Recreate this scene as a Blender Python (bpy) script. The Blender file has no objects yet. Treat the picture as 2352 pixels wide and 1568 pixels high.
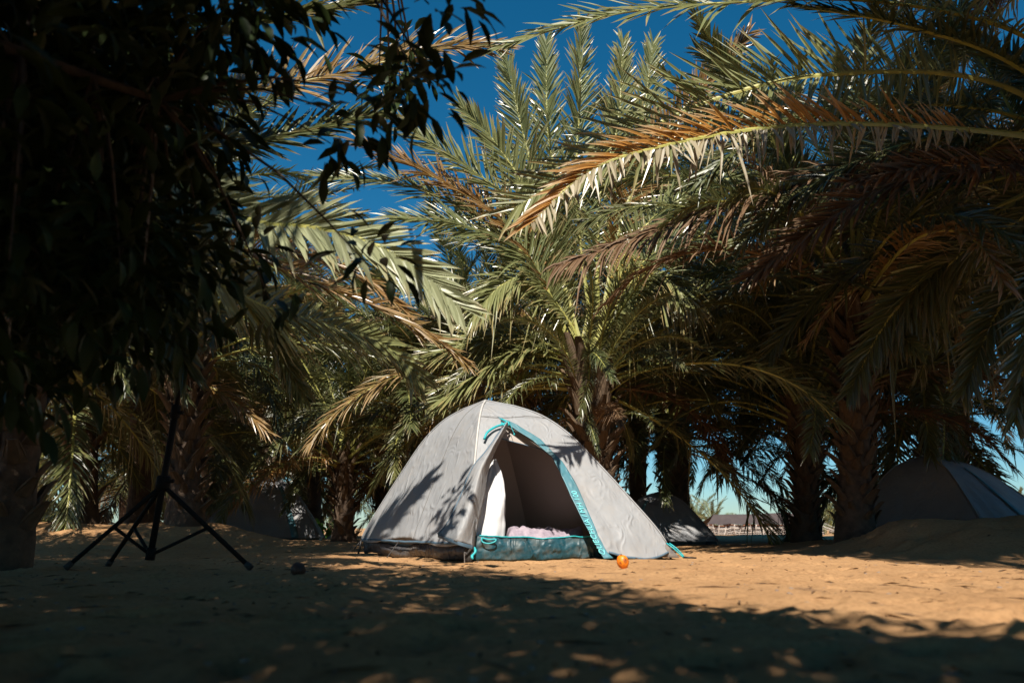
import bpy, math, random
import numpy as np
from mathutils import Vector, Matrix, Quaternion, noise
from mathutils.bvhtree import BVHTree

R = math.radians
scene = bpy.context.scene
col = scene.collection

# ------------------------------------------------------------------ camera, sky, sun, exposure
CAM_H = 0.26
FPX = 1699.0                 # focal length measured on a 2352 px wide frame
TILT = math.atan(428.0 / FPX)
cam_data = bpy.data.cameras.new('camera')
cam_data.sensor_width = 36.0
cam_data.lens = 36.0 * FPX / 2352.0
cam_data.clip_start = 0.05
cam_data.clip_end = 2000
cam_data.dof.use_dof = True
cam_data.dof.focus_distance = 7.6
cam_data.dof.aperture_fstop = 2.0
cam = bpy.data.objects.new('camera', cam_data)
cam.location = (0, 0, CAM_H)
cam.rotation_euler = (math.pi / 2 + TILT, 0, 0)
col.objects.link(cam)
scene.camera = cam

SUN_EL, SUN_AZ = 50.0, 4.0    # sun behind the camera, a touch to the left
world = bpy.data.worlds.new('World')
scene.world = world
world.use_nodes = True
wn = world.node_tree
bg = wn.nodes['Background']
sky = wn.nodes.new('ShaderNodeTexSky')
sky.sky_type = 'NISHITA'
sky.sun_disc = False
sky.sun_elevation = R(SUN_EL)
sky.sun_rotation = R(180 + SUN_AZ)
sky.altitude = 0
sky.air_density = 1.0
sky.dust_density = 0.2
sky.ozone_density = 1.5
hs = wn.nodes.new('ShaderNodeHueSaturation')
hs.inputs['Saturation'].default_value = 1.22
hs.inputs['Hue'].default_value = 0.484
mu = wn.nodes.new('ShaderNodeMix')
mu.data_type = 'RGBA'; mu.blend_type = 'MULTIPLY'
mu.inputs['Factor'].default_value = 1.0
mu.inputs[7].default_value = (0.78, 1.02, 1.25, 1)
wn.links.new(sky.outputs[0], mu.inputs[6])
wn.links.new(mu.outputs[2], hs.inputs['Color'])
wn.links.new(hs.outputs[0], bg.inputs['Color'])
bg.inputs['Strength'].default_value = 0.052

sun_data = bpy.data.lights.new('sun', 'SUN')
sun_data.energy = 5.0
sun_data.angle = R(0.53)
sun_data.color = (1.0, 0.93, 0.82)
sun = bpy.data.objects.new('sun', sun_data)
SUN_DIR = Vector((math.sin(R(SUN_AZ)) * math.cos(R(SUN_EL)), math.cos(R(SUN_AZ)) * math.cos(R(SUN_EL)), -math.sin(R(SUN_EL))))
sun.rotation_euler = SUN_DIR.to_track_quat('-Z', 'Y').to_euler()
sun.location = (-2, -10, 14)
col.objects.link(sun)

vs = scene.view_settings
vs.view_transform = 'Standard'
vs.look = 'None'
vs.exposure = 0.64
vs.gamma = 1.0
vs.use_curve_mapping = False
scene.cycles.max_bounces = 6
scene.cycles.diffuse_bounces = 3
scene.cycles.glossy_bounces = 2
scene.cycles.transmission_bounces = 3

# ------------------------------------------------------------------ measuring helpers
ct, st = math.cos(TILT), math.sin(TILT)

def P(u, v, Y):
    """world point at distance Y in front of the camera for a measured direction"""
    a, b = (u - 1176) / FPX, (784 - v) / FPX
    yd = ct - b * st
    k = Y / yd
    return Vector((a * k, Y, CAM_H + (st + b * ct) * k))

def proj(p):
    y, z = p[1], p[2] - CAM_H
    d = y * ct + z * st
    if d < 0.05:
        return (None, None)
    return (1176 + FPX * p[0] / d, 784 - FPX * (-y * st + z * ct) / d)

def lerp(a, b, t):
    return a + (b - a) * t

def smooth(e0, e1, x):
    t = max(0.0, min(1.0, (x - e0) / (e1 - e0)))
    return t * t * (3 - 2 * t)

def interp(x, xs, ys):
    return float(np.interp(x, xs, ys))

def catmull(pts, n):
    pts = [Vector(p) for p in pts]
    ext = [pts[0] * 2 - pts[1]] + pts + [pts[-1] * 2 - pts[-2]]
    out = []
    m = len(pts) - 1
    for i in range(n + 1):
        f = i / n * m
        k = min(int(f), m - 1)
        t = f - k
        p0, p1, p2, p3 = ext[k], ext[k + 1], ext[k + 2], ext[k + 3]
        out.append(0.5 * ((2 * p1) + (p2 - p0) * t + (2 * p0 - 5 * p1 + 4 * p2 - p3) * t * t + (3 * p1 - p0 - 3 * p2 + p3) * t ** 3))
    # even arc length
    d = [0.0]
    for i in range(n):
        d.append(d[-1] + (out[i + 1] - out[i]).length)
    arr = np.array([list(p) for p in out])
    s = np.linspace(0, d[-1], n + 1)
    return [Vector((np.interp(q, d, arr[:, 0]), np.interp(q, d, arr[:, 1]), np.interp(q, d, arr[:, 2]))) for q in s], d[-1]

# ------------------------------------------------------------------ mesh helpers
class MB:
    def __init__(self):
        self.v, self.f, self.m, self.c = [], [], [], []
        self.cur = 0
        self.col = (0.5, 0.0, 0.0)

    def vert(self, p):
        self.v.append((p[0], p[1], p[2])); self.c.append(self.col)
        return len(self.v) - 1

    def face(self, *idx):
        self.f.append(idx); self.m.append(self.cur)

    def grid(self, rows):
        """rows: list of equally long lists of points"""
        ids = [[self.vert(p) for p in r] for r in rows]
        for i in range(len(ids) - 1):
            for j in range(len(ids[0]) - 1):
                self.face(ids[i][j], ids[i][j + 1], ids[i + 1][j + 1], ids[i + 1][j])
        return ids

    def tube(self, pts, rad, seg=6, cap=True):
        pts = [Vector(p) for p in pts]
        if not hasattr(rad, '__len__'):
            rad = [rad] * len(pts)
        rings = []
        up = Vector((0.13, 0.31, 0.94)).normalized()
        for i, p in enumerate(pts):
            t = (pts[min(i + 1, len(pts) - 1)] - pts[max(i - 1, 0)])
            t = t.normalized() if t.length > 1e-9 else Vector((0, 0, 1))
            if abs(t.dot(up)) > 0.95:
                up = Vector((0.9, 0.2, 0.1)).normalized()
            b = t.cross(up).normalized()
            n = b.cross(t).normalized()
            up = n
            rings.append([self.vert(p + (b * math.cos(a) + n * math.sin(a)) * rad[i]) for a in [2 * math.pi * k / seg for k in range(seg)]])
        for i in range(len(rings) - 1):
            for k in range(seg):
                self.face(rings[i][k], rings[i][(k + 1) % seg], rings[i + 1][(k + 1) % seg], rings[i + 1][k])
        if cap:
            self.face(*reversed(rings[0])); self.face(*rings[-1])

    def lathe(self, c, prof, seg=16):
        c = Vector(c)
        rings = [[self.vert(c + Vector((r * math.cos(2 * math.pi * k / seg), r * math.sin(2 * math.pi * k / seg), z))) for k in range(seg)] for r, z in prof]
        for i in range(len(rings) - 1):
            for k in range(seg):
                self.face(rings[i][k], rings[i][(k + 1) % seg], rings[i + 1][(k + 1) % seg], rings[i + 1][k])

    def mesh(self, name, mats, smooth_=True, org=None, colors=False):
        me = bpy.data.meshes.new(name)
        v = self.v
        if org is not None:
            v = [(p[0] - org[0], p[1] - org[1], p[2] - org[2]) for p in v]
        me.from_pydata(v, [], self.f)
        if not isinstance(mats, (list, tuple)):
            mats = [mats]
        for m in mats:
            me.materials.append(m)
        if len(mats) > 1:
            me.polygons.foreach_set('material_index', self.m)
        if smooth_:
            me.polygons.foreach_set('use_smooth', [True] * len(self.f))
        if colors:
            at = me.color_attributes.new('tint', 'FLOAT_COLOR', 'POINT')
            a = np.ones((len(self.v), 4), dtype=np.float32)
            a[:, :3] = np.array(self.c, dtype=np.float32)
            at.data.foreach_set('color', a.ravel())
        me.update()
        return me

def tag(o, label=None, cat=None, group=None, kind=None):
    if label: o['label'] = label
    if cat: o['category'] = cat
    if group: o['group'] = group
    if kind: o['kind'] = kind
    return o

def link(name, me, parent=None, loc=(0, 0, 0)):
    o = bpy.data.objects.new(name, me)
    o.location = loc
    col.objects.link(o)
    if parent is not None:
        o.parent = parent
    return o

def empty(name, loc, label, cat, group=None):
    o = bpy.data.objects.new(name, None)
    o.location = loc
    o.empty_display_size = 0.1
    col.objects.link(o)
    return tag(o, label, cat, group)

def part(mb, name, mats, root, smooth_=True, parent=None, solid=0.0):
    """mesh given in world coordinates, made a child of root (roots are never rotated)"""
    org = root.location
    o = link(name, mb.mesh(name, mats, smooth_, org), parent or root)
    if solid:
        m = o.modifiers.new('thickness', 'SOLIDIFY'); m.thickness = solid; m.offset = 0
    return o

# ------------------------------------------------------------------ materials
def mat_new(name):
    m = bpy.data.materials.new(name)
    m.use_nodes = True
    nt = m.node_tree
    return m, nt, nt.nodes['Principled BSDF']

def N(nt, t, **kw):
    n = nt.nodes.new(t)
    for k, v in kw.items():
        setattr(n, k, v)
    return n

def noise_mix(nt, scale, c1, c2, detail=4, lo=0.35, hi=0.65, coord=None, rough=0.6):
    tx = N(nt, 'ShaderNodeTexNoise')
    tx.inputs['Scale'].default_value = scale
    tx.inputs['Detail'].default_value = detail
    tx.inputs['Roughness'].default_value = rough
    if coord is not None:
        nt.links.new(coord, tx.inputs['Vector'])
    rp = N(nt, 'ShaderNodeValToRGB')
    rp.color_ramp.elements[0].position = lo; rp.color_ramp.elements[0].color = (*c1, 1)
    rp.color_ramp.elements[1].position = hi; rp.color_ramp.elements[1].color = (*c2, 1)
    nt.links.new(tx.outputs['Fac'], rp.inputs['Fac'])
    return rp.outputs['Color'], tx.outputs['Fac']

def bump(nt, bsdf, height, strength=0.3, dist=0.01, prev=None):
    b = N(nt, 'ShaderNodeBump')
    b.inputs['Strength'].default_value = strength
    b.inputs['Distance'].default_value = dist
    nt.links.new(height, b.inputs['Height'])
    if prev is not None:
        nt.links.new(prev, b.inputs['Normal'])
    nt.links.new(b.outputs['Normal'], bsdf.inputs['Normal'])
    return b.outputs['Normal']

def simple(name, c, rough=0.6, c2=None, scale=8.0, bmp=0.0, bscale=60.0, metal=0.0, spec=0.5, trans=0.0):
    m, nt, b = mat_new(name)
    b.inputs['Roughness'].default_value = rough
    b.inputs['Metallic'].default_value = metal
    b.inputs['Specular IOR Level'].default_value = spec
    tc = N(nt, 'ShaderNodeTexCoord').outputs['Object']
    c2 = c2 or tuple(x * 0.75 for x in c)
    cc, _ = noise_mix(nt, scale, c, c2, coord=tc)
    nt.links.new(cc, b.inputs['Base Color'])
    if bmp:
        _, f = noise_mix(nt, bscale, c, c2, coord=tc)
        bump(nt, b, f, bmp, 0.01)
    if trans:
        out = nt.nodes['Material Output']
        tr = N(nt, 'ShaderNodeBsdfTranslucent')
        nt.links.new(cc, tr.inputs['Color'])
        mx = N(nt, 'ShaderNodeMixShader')
        mx.inputs['Fac'].default_value = trans
        nt.links.new(b.outputs[0], mx.inputs[1]); nt.links.new(tr.outputs[0], mx.inputs[2])
        nt.links.new(mx.outputs[0], out.inputs['Surface'])
    return m

def leaf_material(name, green, olive, dry, tipstart=0.72, trans=0.22, rough=0.38, drymin=0.0, spec=0.6):
    m, nt, b = mat_new(name)
    at = N(nt, 'ShaderNodeAttribute', attribute_name='tint')
    sep = N(nt, 'ShaderNodeSeparateColor')
    nt.links.new(at.outputs['Color'], sep.inputs['Color'])
    oi = N(nt, 'ShaderNodeObjectInfo')
    mx = N(nt, 'ShaderNodeMix', data_type='RGBA')
    mx.inputs[6].default_value = (*green, 1); mx.inputs[7].default_value = (*olive, 1)
    av = N(nt, 'ShaderNodeMath', operation='MULTIPLY_ADD')
    nt.links.new(oi.outputs['Random'], av.inputs[0]); av.inputs[1].default_value = 0.55
    hf = N(nt, 'ShaderNodeMath', operation='MULTIPLY'); nt.links.new(sep.outputs['Red'], hf.inputs[0]); hf.inputs[1].default_value = 0.5
    nt.links.new(hf.outputs[0], av.inputs[2])
    nt.links.new(av.outputs[0], mx.inputs['Factor'])
    # drying: along the blade, offset per leaflet and per frond
    dr = N(nt, 'ShaderNodeMath', operation='MULTIPLY_ADD')
    nt.links.new(sep.outputs['Red'], dr.inputs[0]); dr.inputs[1].default_value = 0.35
    nt.links.new(sep.outputs['Green'], dr.inputs[2])
    rp = N(nt, 'ShaderNodeMapRange')
    rp.inputs['From Min'].default_value = tipstart; rp.inputs['From Max'].default_value = tipstart + 0.45
    rp.inputs['To Min'].default_value = drymin; rp.inputs['To Max'].default_value = 1.0
    nt.links.new(dr.outputs[0], rp.inputs['Value'])
    m2 = N(nt, 'ShaderNodeMix', data_type='RGBA')
    nt.links.new(rp.outputs[0], m2.inputs['Factor'])
    nt.links.new(mx.outputs[2], m2.inputs[6]); m2.inputs[7].default_value = (*dry, 1)
    nt.links.new(m2.outputs[2], b.inputs['Base Color'])
    b.inputs['Roughness'].default_value = rough
    b.inputs['Specular IOR Level'].default_value = spec
    tr = N(nt, 'ShaderNodeBsdfTranslucent')
    nt.links.new(m2.outputs[2], tr.inputs['Color'])
    ms = N(nt, 'ShaderNodeMixShader'); ms.inputs['Fac'].default_value = trans
    nt.links.new(b.outputs[0], ms.inputs[1]); nt.links.new(tr.outputs[0], ms.inputs[2])
    nt.links.new(ms.outputs[0], nt.nodes['Material Output'].inputs['Surface'])
    return m

M = {}
M['leaf'] = leaf_material('palm_leaflet', (0.075, 0.10, 0.038), (0.15, 0.145, 0.048), (0.30, 0.21, 0.10), tipstart=0.92, rough=0.34, spec=0.8)
M['leaf_dry'] = leaf_material('palm_leaflet_drying', (0.19, 0.15, 0.05), (0.30, 0.135, 0.03), (0.42, 0.28, 0.14), tipstart=0.65, drymin=0.1, rough=0.32, spec=0.8)
M['leaf_dead'] = leaf_material('palm_leaflet_dead', (0.11, 0.058, 0.027), (0.15, 0.082, 0.04), (0.19, 0.115, 0.062), tipstart=0.4, drymin=0.1, trans=0.1, rough=0.6, spec=0.3)
M['rachis'] = simple('palm_rachis', (0.42, 0.38, 0.10), 0.45, (0.30, 0.31, 0.09), 3.0)
M['rachis_dead'] = simple('palm_rachis_dead', (0.26, 0.17, 0.09), 0.7, (0.16, 0.10, 0.05), 3.0)
M['bark'] = simple('palm_bark', (0.13, 0.085, 0.055), 0.9, (0.06, 0.04, 0.028), 9.0, bmp=0.9, bscale=40.0)
M['boot'] = simple('palm_leaf_base', (0.15, 0.095, 0.052), 0.85, (0.07, 0.045, 0.028), 7.0, bmp=0.5, bscale=50.0)
M['date'] = simple('date_fruit', (0.45, 0.30, 0.05), 0.4, (0.30, 0.20, 0.05), 9.0)
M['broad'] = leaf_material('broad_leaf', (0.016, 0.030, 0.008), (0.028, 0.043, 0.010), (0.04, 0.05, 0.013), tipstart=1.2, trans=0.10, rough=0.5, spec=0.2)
M['twig'] = simple('twig_bark', (0.09, 0.065, 0.045), 0.85, (0.05, 0.035, 0.025), 20.0, bmp=0.4)
M['weed'] = leaf_material('weed_leaf', (0.09, 0.22, 0.03), (0.12, 0.26, 0.04), (0.2, 0.25, 0.08), trans=0.3)

# sand
m, nt, b = mat_new('sand')
tc = N(nt, 'ShaderNodeTexCoord').outputs['Object']
c1, f1 = noise_mix(nt, 1.3, (0.42, 0.235, 0.11), (0.53, 0.31, 0.15), 5, 0.3, 0.7, tc)
c2, f2 = noise_mix(nt, 38.0, (0.45, 0.40, 0.37), (1.0, 1.0, 1.0), 8, 0.34, 0.54, tc, 0.8)
mx = N(nt, 'ShaderNodeMix', data_type='RGBA', blend_type='MULTIPLY')
mx.inputs['Factor'].default_value = 0.7
nt.links.new(c1, mx.inputs[6]); nt.links.new(c2, mx.inputs[7])
nt.links.new(mx.outputs[2], b.inputs['Base Color'])
b.inputs['Roughness'].default_value = 0.95
b.inputs['Specular IOR Level'].default_value = 0.15
n1 = bump(nt, b, f2, 0.8, 0.015)
c3, f3 = noise_mix(nt, 210.0, (0, 0, 0), (1, 1, 1), 3, 0.3, 0.7, tc)
bump(nt, b, f3, 0.35, 0.004, n1)
M['sand'] = m

def fabric(name, c, c2, trans, rough=0.55, crease=0.25, dust=(0.45, 0.36, 0.27), spec=0.4, dustamt=0.35):
    m, nt, b = mat_new(name)
    tc = N(nt, 'ShaderNodeTexCoord').outputs['Object']
    cc, f = noise_mix(nt, 3.0, c, c2, 6, 0.3, 0.7, tc)
    dc, df = noise_mix(nt, 5.0, (0, 0, 0), (1, 1, 1), 7, 0.48, 0.72, tc, 0.7)
    du = N(nt, 'ShaderNodeMath', operation='MULTIPLY'); nt.links.new(dc, du.inputs[0]); du.inputs[1].default_value = dustamt
    mx = N(nt, 'ShaderNodeMix', data_type='RGBA')
    nt.links.new(du.outputs[0], mx.inputs['Factor']); nt.links.new(cc, mx.inputs[6]); mx.inputs[7].default_value = (*dust, 1)
    nt.links.new(mx.outputs[2], b.inputs['Base Color'])
    b.inputs['Roughness'].default_value = rough
    b.inputs['Specular IOR Level'].default_value = spec
    mp = N(nt, 'ShaderNodeMapping'); mp.inputs['Scale'].default_value = (1.0, 1.0, 0.45); mp.inputs['Rotation'].default_value = (0.3, 0.5, 0.2)
    nt.links.new(tc, mp.inputs['Vector'])
    wv = N(nt, 'ShaderNodeTexNoise'); wv.inputs['Scale'].default_value = 9.0; wv.inputs['Detail'].default_value = 3.0; wv.inputs['Distortion'].default_value = 1.6
    wv.noise_type = 'RIDGED_MULTIFRACTAL'
    nt.links.new(mp.outputs[0], wv.inputs['Vector'])
    bump(nt, b, wv.outputs['Fac'], crease, 0.03)
    if trans:
        tr = N(nt, 'ShaderNodeBsdfTranslucent'); nt.links.new(mx.outputs[2], tr.inputs['Color'])
        ms = N(nt, 'ShaderNodeMixShader'); ms.inputs['Fac'].default_value = trans
        nt.links.new(b.outputs[0], ms.inputs[1]); nt.links.new(tr.outputs[0], ms.inputs[2])
        nt.links.new(ms.outputs[0], nt.nodes['Material Output'].inputs['Surface'])
    return m

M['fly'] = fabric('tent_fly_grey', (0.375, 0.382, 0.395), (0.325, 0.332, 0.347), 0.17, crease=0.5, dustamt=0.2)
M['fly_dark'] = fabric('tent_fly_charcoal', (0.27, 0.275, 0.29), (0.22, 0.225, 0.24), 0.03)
M['inner'] = fabric('tent_inner_taupe', (0.52, 0.455, 0.41), (0.47, 0.415, 0.375), 0.22, 0.8, 0.1, dustamt=0.1)
M['inner_white'] = fabric('tent_inner_white', (0.66, 0.66, 0.67), (0.62, 0.62, 0.63), 0.05, 0.8, 0.3, dustamt=0.05)
M['teal'] = fabric('tent_teal_binding', (0.075, 0.22, 0.27), (0.06, 0.18, 0.225), 0.0, 0.5, 0.5, dustamt=0.2)
M['tarp'] = fabric('tent_teal_groundsheet', (0.014, 0.075, 0.10), (0.01, 0.052, 0.075), 0.0, 0.45, 0.9, dustamt=0.3, spec=0.4)
M['tarp_dark'] = fabric('tent_groundsheet_grey', (0.09, 0.085, 0.09), (0.06, 0.06, 0.065), 0.0, 0.4, 0.6, dustamt=0.25)
M['navy'] = simple('tent_hem_blue', (0.10, 0.16, 0.22), 0.6, (0.07, 0.12, 0.17), 20.0)
M['cyan'] = simple('cyan_cord', (0.02, 0.42, 0.46), 0.5, (0.02, 0.34, 0.38), 30.0)
M['print'] = simple('cyan_print', (0.20, 0.70, 0.72), 0.5, (0.18, 0.62, 0.66), 30.0)
M['darkmetal'] = simple('dark_metal', (0.05, 0.045, 0.045), 0.45, (0.03, 0.028, 0.028), 20.0, metal=0.6)
M['webbing'] = simple('dark_webbing', (0.035, 0.03, 0.03), 0.8, (0.05, 0.045, 0.04), 30.0, bmp=0.4)
M['mesh_grey'] = simple('grey_webbing', (0.20, 0.17, 0.14), 0.8, (0.12, 0.11, 0.11), 30.0, bmp=0.4)
M['stitch'] = simple('stitching', (0.22, 0.215, 0.21), 0.7, (0.18, 0.175, 0.17), 20.0)
M['seam'] = simple('seam_white', (0.52, 0.50, 0.48), 0.6, (0.44, 0.42, 0.40), 20.0)
M['plush'] = simple('lilac_plush', (0.40, 0.33, 0.38), 0.95, (0.27, 0.22, 0.27), 14.0, bmp=0.5, bscale=90.0)
M['blackpaint'] = simple('black_stand_paint', (0.008, 0.008, 0.008), 0.75, (0.012, 0.011, 0.011), 20.0, spec=0.2)

m, nt, b = mat_new('overripe_orange_skin')
tc = N(nt, 'ShaderNodeTexCoord').outputs['Object']
cc, f = noise_mix(nt, 16.0, (0.85, 0.22, 0.008), (0.13, 0.035, 0.015), 5, 0.52, 0.66, tc)
nt.links.new(cc, b.inputs['Base Color'])
b.inputs['Roughness'].default_value = 0.45
c_, f_ = noise_mix(nt, 160.0, (0, 0, 0), (1, 1, 1), 2, 0.3, 0.7, tc)
bump(nt, b, f_, 0.25, 0.003)
M['orange'] = m
M['rotten'] = simple('dark_fruit_skin', (0.09, 0.03, 0.018), 0.6, (0.05, 0.02, 0.012), 30.0, bmp=0.4, bscale=80)
M['stone'] = simple('pebble', (0.30, 0.22, 0.16), 0.9, (0.17, 0.14, 0.13), 6.0, bmp=0.4, bscale=50)
M['litter'] = simple('dry_litter', (0.22, 0.13, 0.07), 0.9, (0.10, 0.06, 0.035), 6.0)

# ------------------------------------------------------------------ ground
def gz(x, y):
    z = -0.27 * smooth(20, 45, y)
    # left sand bank
    z += 0.27 * smooth(-2.6, -4.2, x) * math.exp(-((y - 9.6) / 1.3) ** 2) * (0.85 + 0.3 * noise.noise((x * 0.9, y * 0.6, 3.1)))
    z += 0.10 * smooth(-1.2, -2.6, x) * math.exp(-((y - 9.8) / 0.9) ** 2)
    # right sand bank
    z += 0.40 * smooth(3.25, 4.3, x + 0.25 * (y - 7.3)) * math.exp(-((y - 7.5) / 1.05) ** 2) * (0.88 + 0.3 * noise.noise((x * 1.3, y * 1.1, 7.7)) + 0.16 * noise.noise((x * 4, y * 4, 1.7)))
    # low banks further back
    z += 0.10 * math.exp(-((y - 22) / 2.0) ** 2) * (0.6 + 0.8 * noise.noise((x * 0.5, 2.0, 1.0)))
    z += 0.10 * smooth(3.2, 4.5, x) * math.exp(-((y - 10.5) / 1.8) ** 2)
    k = smooth(60, 8, y)
    z += k * (0.020 * noise.noise((x * 0.8, y * 0.8, 0.0)) + 0.013 * noise.noise((x * 2.3, y * 2.3, 5.0)))
    if y < 14:
        z += 0.011 * noise.noise((x * 5.5, y * 5.5, 9.0)) + 0.005 * noise.noise((x * 13, y * 13, 2.0)) + 0.0025 * noise.noise((x * 29, y * 29, 6.0))
    return z

def axis(near, far, step, growth):
    a, s = [0.0], step
    while a[-1] < far:
        if a[-1] > near: s *= growth
        a.append(a[-1] + s)
    return a

xp = axis(3.0, 900, 0.042, 1.07)
xs = [-x for x in reversed(xp[1:])] + xp
ys = []
y = -40.0
while y < -2: ys.append(y); y += 2.0
y = -2.0
while y < 0.6: ys.append(y); y += 0.2
s = 0.022
while y < 1400:
    ys.append(y)
    s = 0.022 if y < 2.5 else (0.035 if y < 9 else s * 1.045)
    y += s
mb = MB()
mb.grid([[(x, y, gz(x, y)) for x in xs] for y in ys])
# footprints and scuffs
_v = np.array(mb.v)
frng = random.Random(41)
for k in range(240):
    fy = 1.3 + 9 * frng.random() ** 1.2
    fx = frng.uniform(-0.75, 0.75) * (fy + 0.5)
    an = frng.uniform(0, 6.28); L_, W_ = frng.uniform(0.10, 0.16), frng.uniform(0.045, 0.07)
    m_ = (np.abs(_v[:, 0] - fx) < 0.35) & (np.abs(_v[:, 1] - fy) < 0.35)
    dx, dy = _v[m_, 0] - fx, _v[m_, 1] - fy
    q = ((dx * math.cos(an) + dy * math.sin(an)) / L_) ** 2 + ((-dx * math.sin(an) + dy * math.cos(an)) / W_) ** 2
    _v[m_, 2] += -0.022 * np.exp(-q ** 2) + 0.013 * np.exp(-((np.sqrt(q) - 1.5) / 0.4) ** 2)
mb.v = [tuple(p) for p in _v]
ground = link('ground', mb.mesh('ground', M['sand']))
tag(ground, 'ochre sandy ground with trampled dust and shade patches', kind='structure')
print('ground', len(mb.f))

# ------------------------------------------------------------------ palm fronds
def frond_mesh(name, pts, mats, seed, leaf_len=0.46, n_leaf=78, nrm=None, petiole=0.16, twist=0.0, droop=0.25, width=0.026, r0=0.030, fold=0.5, spread=1.0, spines=True, alphas=(62, 24), ends=(0.55, 0.5), asym=None, second=None, short=None):
    """pinnate frond along a rachis. pts control points, nrm the upper-side direction"""
    rng = random.Random(seed)
    rach, L = catmull(pts, 40)
    mb = MB()
    n = len(rach) - 1
    frames = []
    for i in range(n + 1):
        t = (rach[min(i + 1, n)] - rach[max(i - 1, 0)]).normalized()
        up = Vector(nrm) if nrm is not None else Vector((0, 0, 1))
        if nrm is None and abs(t.z) > 0.93:
            up = Vector((-t.x, -t.y, 0.3)) if t.z > 0 else Vector((t.x, t.y, 0.3))
            if up.length < 0.05: up = Vector((-1, 0, 0.3))
        b = t.cross(up).normalized()
        nn = b.cross(t).normalized()
        tw = twist * (i / n) ** 1.3
        q = Quaternion(t, tw)
        frames.append((t, q @ nn, q @ b))
    # rachis, flattened triangular section
    mb.cur = 1
    mb.col = (0.5, 0, 0)
    rings = []
    for i in range(n + 1):
        f = i / n
        r = r0 * ((1 - f) ** 0.8 * 0.85 + 0.10)
        if f < petiole: r *= 1 + 0.9 * (1 - f / petiole) ** 2
        t, nn, b = frames[i]
        p = rach[i]
        rings.append([mb.vert(p + b * r * 1.15 + nn * r * 0.25), mb.vert(p + nn * r * 0.55), mb.vert(p - b * r * 1.15 + nn * r * 0.25), mb.vert(p - nn * r * 0.8)])
    for i in range(n):
        for k in range(4):
            mb.face(rings[i][k], rings[i][(k + 1) % 4], rings[i + 1][(k + 1) % 4], rings[i + 1][k])
    mb.cur = 0
    for side in (1, -1):
        k = 0
        mb.cur = second if (second is not None and side < 0) else 0
        f = petiole * (0.55 if spines else 1.0)
        step = (1 - petiole) / n_leaf
        while f < 0.995:
            spine = f < petiole
            f += step * (2.2 if spine else 1.0) * rng.uniform(0.7, 1.3)
            if f >= 1: break
            i = f * n
            i0 = min(int(i), n - 1)
            w_ = i - i0
            p = rach[i0].lerp(rach[i0 + 1], w_)
            t = frames[i0][0].lerp(frames[i0 + 1][0], w_).normalized()
            nn = frames[i0][1].lerp(frames[i0 + 1][1], w_).normalized()
            b = frames[i0][2].lerp(frames[i0 + 1][2], w_).normalized()
            g = (f - petiole) / (1 - petiole)
            if spine:
                ll, alpha, beta = leaf_len * rng.uniform(0.12, 0.28), R(rng.uniform(40, 65)), R(rng.uniform(-10, 55))
            else:
                prof = min(1.0, ends[0] + (1 - ends[0]) * g / 0.25) * (1.0 if g < 0.6 else lerp(1.0, ends[1], (g - 0.6) / 0.4))
                ll = leaf_len * prof * rng.uniform(0.82, 1.12)
                alpha = R(lerp(alphas[0], alphas[1], g ** 0.9) + rng.uniform(-8, 8))
                beta = R((rng.choice((2, 18, 38)) + rng.uniform(-9, 9)) * spread)
            if short is not None and side < 0 and not spine:
                ll *= short * rng.uniform(0.55, 1.35); alpha = R(lerp(88, 50, g) + rng.uniform(-20, 20)); beta = R(rng.uniform(-35, 45))
            if asym is not None and not spine:
                beta += asym[0 if side > 0 else 1]
            d = (t * math.cos(alpha) + (b * side * math.cos(beta) + nn * math.sin(beta)) * math.sin(alpha)).normalized()
            if not spine and rng.random() < 0.04: continue
            if rng.random() < 0.09: d = (d + Vector((rng.uniform(-1, 1), rng.uniform(-1, 1), rng.uniform(-1, 0.3))) * 0.45).normalized()
            wv = d.cross(nn)
            wv = (wv.normalized() if wv.length > 0.05 else b).copy()
            un = wv.cross(d).normalized()
            tw2 = Quaternion(d, rng.uniform(-0.5, 0.5))
            wv, un = tw2 @ wv, tw2 @ un
            wd = (width * 0.3 if spine else width) * rng.uniform(0.85, 1.2) * 0.5
            dr = droop * ll * rng.uniform(0.4, 1.4) * (4.0 if rng.random() < 0.08 else 1.0)
            if rng.random() < 0.05: ll *= rng.uniform(0.4, 0.8)
            kink = Vector((rng.uniform(-1, 1), rng.uniform(-1, 1), rng.uniform(-1, 1))) * ll * 0.05
            rnd = rng.random()
            prev = None
            for q, (tt, ww) in enumerate(((0.0, 0.55), (0.3, 1.0), (0.68, 0.8), (1.0, 0.0))):
                c = p + d * (ll * tt) + Vector((0, 0, -dr * tt * tt)) + kink * tt * tt
                mb.col = (rnd, tt, g if g > 0 else 0)
                if ww > 0:
                    row = [mb.vert(c + wv * wd * ww + un * wd * ww * fold), mb.vert(c), mb.vert(c - wv * wd * ww + un * wd * ww * fold)]
                    if prev:
                        mb.face(prev[0], prev[1], row[1], row[0]); mb.face(prev[1], prev[2], row[2], row[1])
                    prev = row
                else:
                    tip = mb.vert(c)
                    mb.face(prev[0], prev[1], tip); mb.face(prev[1], prev[2], tip)
    return mb

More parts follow.
